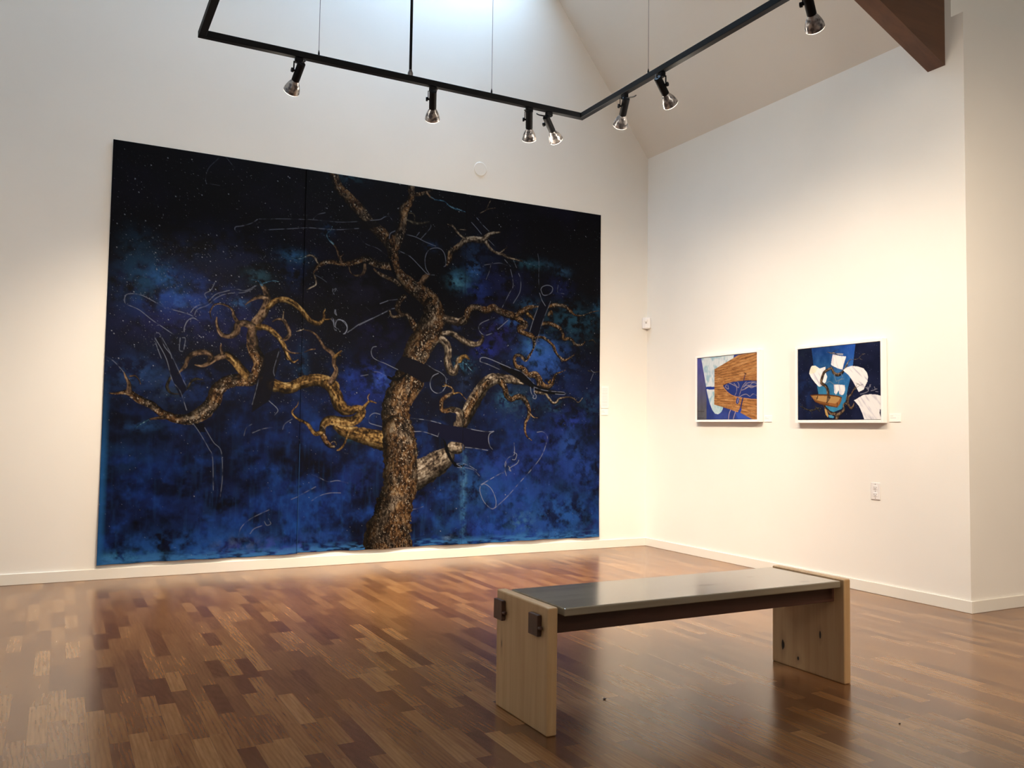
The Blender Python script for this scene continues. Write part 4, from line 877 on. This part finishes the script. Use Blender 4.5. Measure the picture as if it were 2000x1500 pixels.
def sail(seed, ang):
    def fn(X, Y):
        ca, sa = math.cos(ang), math.sin(ang); a = X*ca+Y*sa; b = -X*sa+Y*ca
        n = vnoise(b/5.0, a/26.0, seed, 2)[..., None]
        n = np.clip((n-0.10)/0.38, 0, 1); c = np.array([206, 204, 216.])*(1-n)+np.array([255, 253, 252.])*n
        return sl(np.clip(c, 0, 255))
    return fn
def fsail(P, seed, ang): p2.poly('R', P, None, fn=sail(seed, ang))
fsail([(345,540),(400,530),(470,575),(552,550),(560,640),(582,700),(560,780),(490,842),(455,848),(400,790),(340,710),(312,650),(325,590)], 3, 1.0)
p2.poly('R', [(345,545),(400,535),(440,570),(400,640),(320,660),(318,620)], (246, 240, 196), 0.6)
BR, BD = (128, 104, 90), (70, 56, 52)
def limb(P, w, tone=3, seed=5): p2.bark('R', [(a, b, w_) for (a, b), w_ in zip(P, w)], tone, seed)
limb([(440,1320),(0,0)][:1]*0 or [(715,1340),(740,1290),(700,1255),(640,1245),(580,1190),(530,1130)], (50, 55, 45, 40, 36, 24))
limb([(720,1280),(790,1240),(835,1190),(830,1120),(870,1100)], (50, 44, 36, 30, 26)); 
limb([(845,1100),(890,1110),(930,1170),(970,1150),(985,1095)], (30, 34, 36, 30, 16)); limb([(885,1110),(880,1040),(878,970)], (20, 14, 10)); limb([(895,1100),(905,1010),(950,955),(975,900),(1010,850),(1070,800)], (26, 30, 26, 18, 12, 8))
limb([(150,1130),(230,1170),(300,1200),(380,1200),(440,1170),(510,1185)], (10, 14, 18, 22, 20, 18), 5, 9); limb([(400,1140),(430,1180),(470,1220)], (16, 22, 14), 5); limb([(300,1200),(350,1230),(355,1290)], (14, 10, 5), 5); limb([(200,1100),(215,1160),(250,1180)], (5, 8, 8), 5)
fsail([(665,360),(760,385),(868,395),(845,460),(822,540),(808,592),(740,572),(690,548),(640,520),(650,440)], 6, 1.3)
p2.poly('R', [(680,350),(760,345),(822,350),(815,378),(730,370)], (156, 158, 168)); limb([(585,325),(640,345),(690,345),(740,372)], (5, 12, 14, 8), 2); limb([(650,340),(720,300),(750,290)], (8, 5, 3), 5)
limb([(600,990),(590,900),(560,840),(495,790),(510,700),(540,630),(600,590),(650,575),(680,640),(740,670),(800,640),(840,590)], (48, 46, 44, 46, 44, 42, 40, 36, 42, 48, 44, 30), 3, 21)
limb([(650,590),(640,540)], (20, 8)); limb([(840,600),(870,530),(910,460),(950,435)], (26, 20, 14, 7), 2); limb([(870,540),(900,520)], (14, 6)); limb([(960,440),(1040,430),(1100,370),(1130,345)], (5, 6, 6, 4), 2); limb([(1100,372),(1150,350)], (4, 3), 2); limb([(1060,420),(1110,445)], (4, 2), 2)
for P in ([(690,660),(700,720),(720,770)], [(790,650),(810,700)], [(800,720),(760,760),(750,800)], [(560,800),(620,770),(680,810),(740,810)], [(720,770),(780,740),(830,730)]): p2.line('R', P, 1.2, (120, 136, 150), 0.8)
fsail([(820,600),(870,560),(950,535),(1040,545),(1130,575),(1180,640),(1195,700),(1185,770),(1160,820),(1130,890),(1055,928),(1020,860),(950,740),(900,670),(850,630)], 9, 0.75)
limb([(1010,860),(1040,800),(1075,830),(1010,790)], (7, 5, 4, 3), 2); limb([(985,900),(1040,850),(1120,810)], (9, 6, 3), 2)
fsail([(680,818),(740,815),(845,825),(850,900),(830,960),(800,975),(765,960),(755,900),(715,968),(690,940)], 12, 1.4)
fsail([(985,1055),(1060,1010),(1130,970),(1240,962),(1330,968),(1400,990),(1400,1170),(1370,1200),(1400,1345),(1140,1345),(1110,1250),(1060,1140),(1010,1080)], 15, 0.9)
p2.poly('R', [(1372,1195),(1400,1170),(1400,1345),(1385,1300),(1368,1250)], (28, 32, 60))
for P in ([(1080,960),(1150,940),(1200,910),(1190,850)], [(1200,900),(1170,860)], [(1205,870),(1235,815)], [(1240,910),(1300,890),(1290,850)], [(1300,888),(1330,880)], [(1310,920),(1345,925)], [(1230,850),(1220,820)], [(1160,860),(1205,880)]): p2.line('R', P, 1.2, (150, 150, 165), 0.75)
# the painted rowing boat
p2.poly('R', [(332,978),(450,965),(600,968),(740,985),(800,1010),(795,1060),(775,1110),(730,1160),(640,1150),(560,1130),(470,1110),(400,1070),(350,1010)], (128, 84, 46))
p2.poly('R', [(350,985),(450,985),(600,990),(740,1000),(780,1015),(740,1085),(700,1105),(600,1090),(500,1070),(420,1050)], (186, 146, 92))
p2.poly('R', [(345,985),(400,990),(450,1020),(420,1050),(380,1030)], (160, 120, 72)); p2.poly('R', [(600,1085),(700,1100),(790,1030),(760,1110),(735,1155),(620,1140)], (164, 106, 58), 0.7)
p2.line('R', [(332,978),(450,968),(600,972),(740,990),(800,1012)], 1.6, (84, 50, 26)); p2.line('R', [(400,1070),(470,1100),(560,1120),(730,1158)], 1.4, (96, 54, 24)); p2.line('R', [(440,990),(425,1035)], 1.8, (60, 44, 34)); p2.line('R', [(625,1010),(575,1085)], 2.4, (60, 44, 34)); p2.line('R', [(735,1090),(730,1155)], 1.4, (84, 46, 20))
p2.poly('R', [(540,1180),(570,1190),(600,1280),(590,1310),(560,1270)], (196, 158, 96)); limb([(600,1000),(595,1040),(580,1060)], (46, 40, 14), 3)

def framed(name, label, pt, y0, y1, z0, z1):
    """y0>y1: far and near side; frame outside size"""
    t = thing(name, label, 'painting', (XR, y1, z0))
    inv = Matrix.Translation(-Vector((XR, y1, z0)))
    xf = XR-0.048; pw0 = -pt.s0; pw1 = -pt.s1
    bm = bmesh.new()
    box(bm, (xf, y1, z0), (XR-0.002, pw1-0.003, z1), 0.001, 1); box(bm, (xf, pw0+0.003, z0), (XR-0.002, y0, z1), 0.001, 1)
    box(bm, (xf, pw1-0.003, z0), (XR-0.002, pw0+0.003, pt.z0-0.003), 0.001, 1); box(bm, (xf, pw1-0.003, pt.z1+0.003), (XR-0.002, pw0+0.003, z1), 0.001, 1)
    o = obj('frame', bm, M_FRAME, t); o.matrix_parent_inverse = inv
    pt2 = picture_mesh('canvas', pt, 0, pt.W, lambda s_, z_: 0*s_, t, M_PICT, None, 0.012); pt2.matrix_parent_inverse = inv
    o = obj('backing_board', boxm((XR-0.036, pw1-0.002, pt.z0-0.002), (XR-0.012, pw0+0.002, pt.z1+0.002)), M_FRAME, t); o.matrix_parent_inverse = inv
    return t
framed('framed_painting', 'white-framed painting of an orange plank wall with a blue boat shape', p1, 5.945, 5.158, 1.189, 1.776)
framed('framed_painting', 'white-framed painting of a small boat with billowing white sails', p2, 4.775, 3.984, 1.181, 1.768)

# ------------------------------------------------------------------ labels, outlet, sensor, wall plate
def card(name, label, cat, lo, hi, lines, axis, grp=None):
    t = thing(name, label, cat, lo, grp); inv = Matrix.Translation(-Vector(lo))
    o = obj('card', boxm(lo, hi, 0.0006, 1), M_PAPER, t); o.matrix_parent_inverse = inv
    bm = bmesh.new(); H = hi[2]-lo[2]
    for (v, a, b) in lines:
        z = hi[2]-H*v
        if axis == 1: wd = hi[0]-lo[0]; box(bm, (lo[0]+wd*a, lo[1]-0.0004, z-0.0016), (lo[0]+wd*b, lo[1]+0.0004, z+0.0016))
        else: wd = hi[1]-lo[1]; box(bm, (lo[0]-0.0004, hi[1]-wd*b, z-0.0016), (lo[0]+0.0004, hi[1]-wd*a, z+0.0016))
    o = obj('printed_lines', bm, M_INK, t); o.matrix_parent_inverse = inv; o['label'] = 'faint grey print'
G = 'wall text labels'
card('text_panel', 'tall white text panel on the wall right of the mural', 'label', (4.505, YB-0.006, 1.312), (4.590, YB, 1.520), [(v, .12, .85) for v in np.arange(.12, .9, .07)], 1, G)
card('title_card', 'small white title card below the tall text panel', 'label', (4.505, YB-0.006, 1.246), (4.588, YB, 1.302), [(.28, .1, .4), (.5, .1, .5)], 1, G)
card('title_card', 'small white title card right of the plank wall painting', 'label', (XR-0.006, 5.063, 1.190), (XR, 5.145, 1.240), [(.25, .1, .35), (.5, .1, .6)], 0, G)
card('title_card', 'small white title card right of the boat and sails painting', 'label', (XR-0.006, 3.876, 1.189), (XR, 3.966, 1.243), [(.25, .1, .35), (.5, .1, .6)], 0, G)

t = thing('power_outlet', 'white double power outlet low on the right wall', 'power outlet', (XR, 4.083, 0.646)); inv = Matrix.Translation(-Vector((XR, 4.083, 0.646)))
o = obj('cover_plate', boxm((XR-0.007, 4.045, 0.648), (XR, 4.121, 0.766), 0.003, 2), M_PLASTIC, t); o.matrix_parent_inverse = inv
for zc in (0.731, 0.683):
    s_ = obj('socket', boxm((XR-0.009, 4.066, zc-0.014), (XR-0.004, 4.100, zc+0.014), 0.002, 2), M_PLASTIC, t); s_.matrix_parent_inverse = inv
    bm = bmesh.new()
    for yc in (4.075, 4.091): box(bm, (XR-0.0094, yc-0.0012, zc-0.004), (XR-0.0085, yc+0.0012, zc+0.006))
    box(bm, (XR-0.0094, 4.0805, zc-0.011), (XR-0.0085, 4.0855, zc-0.006))
    obj('slots', bm, M_SLOT, s_)['label'] = 'dark plug slots'
for zc in (0.755, 0.707, 0.659):
    o = obj('screw', lathe(bmesh.new(), [(0.003, 0), (0.003, 0.0006), (0, 0.0012)], frame_mat(Vector((XR-0.007, 4.083, zc)), (-1, 0, 0)), 12), M_WIRE, t); o.matrix_parent_inverse = inv

# motion sensor wedged across the corner
t = thing('motion_sensor', 'small white motion sensor mounted in the corner of the room', 'motion sensor', (XR, YB, 2.11)); inv = Matrix.Translation(-Vector((XR, YB, 2.11)))
bm = bmesh.new()
prism(bm, [(XR, YB-0.001), (XR-0.062, YB-0.001), (XR-0.068, YB-0.018), (XR-0.055, YB-0.042), (XR-0.042, YB-0.055), (XR-0.018, YB-0.068), (XR-0.001, YB-0.062)], 2, 2.095, 2.205)
bmesh.ops.bevel(bm, geom=[e for e in bm.edges if abs(e.verts[0].co.z-e.verts[1].co.z) < 1e-5], offset=0.010, segments=3, profile=0.5, affect='EDGES')
o = obj('sensor_case', bm, M_PLASTIC, t); o.matrix_parent_inverse = inv
dn = Vector((-1, -1, 0)).normalized(); cpt = Vector((XR-0.0485, YB-0.0485, 2.172))
o = obj('sensor_lens', lathe(bmesh.new(), [(0.016, -0.004), (0.015, 0.004), (0.009, 0.009), (0, 0.011)], frame_mat(cpt, dn), 20), M_PLASTIC, t, True); o.matrix_parent_inverse = inv
bm = boxm((-0.007, -0.0015, -0.0025), (0.007, 0.0015, 0.0025)); bmesh.ops.transform(bm, matrix=Matrix.Translation(Vector((XR-0.0487, YB-0.0487, 2.150))) @ Matrix.Rotation(math.radians(-45), 4, 'Z'), verts=bm.verts)
o = obj('indicator', bm, M_SLOT, t); o['label'] = 'dark indicator slot'; o.matrix_parent_inverse = inv

# round blanking plate painted over, above the mural
bm = lathe(bmesh.new(), [(0.062, 0.0), (0.062, 0.0022), (0.058, 0.0036), (0, 0.0036)], frame_mat(Vector((3.205, YB, 3.400)), (0, -1, 0)), 48)
tag(obj('blanking_plate', bm, M_WALL), 'faint round cover plate painted over on the wall above the mural', 'cover plate')
# bits on the floor
for k, (x, y, r, lb) in enumerate([(2.014, 2.957, 0.006, 'dark wood crumb on the floor under the bench'), (2.87, 2.227, 0.004, 'tiny dark crumb on the floor right of the bench')]):
    bm = bmesh.new(); bmesh.ops.create_icosphere(bm, subdivisions=2, radius=r, matrix=Matrix.Translation((x, y, r*0.55)) @ Matrix.Diagonal((1.2, 0.8, 0.55, 1)))
    for v in bm.verts: v.co.x += 0.15*r*math.sin(v.co.y*900+k)
    tag(obj('crumb', bm, M_DARKWOOD), lb, 'crumb')
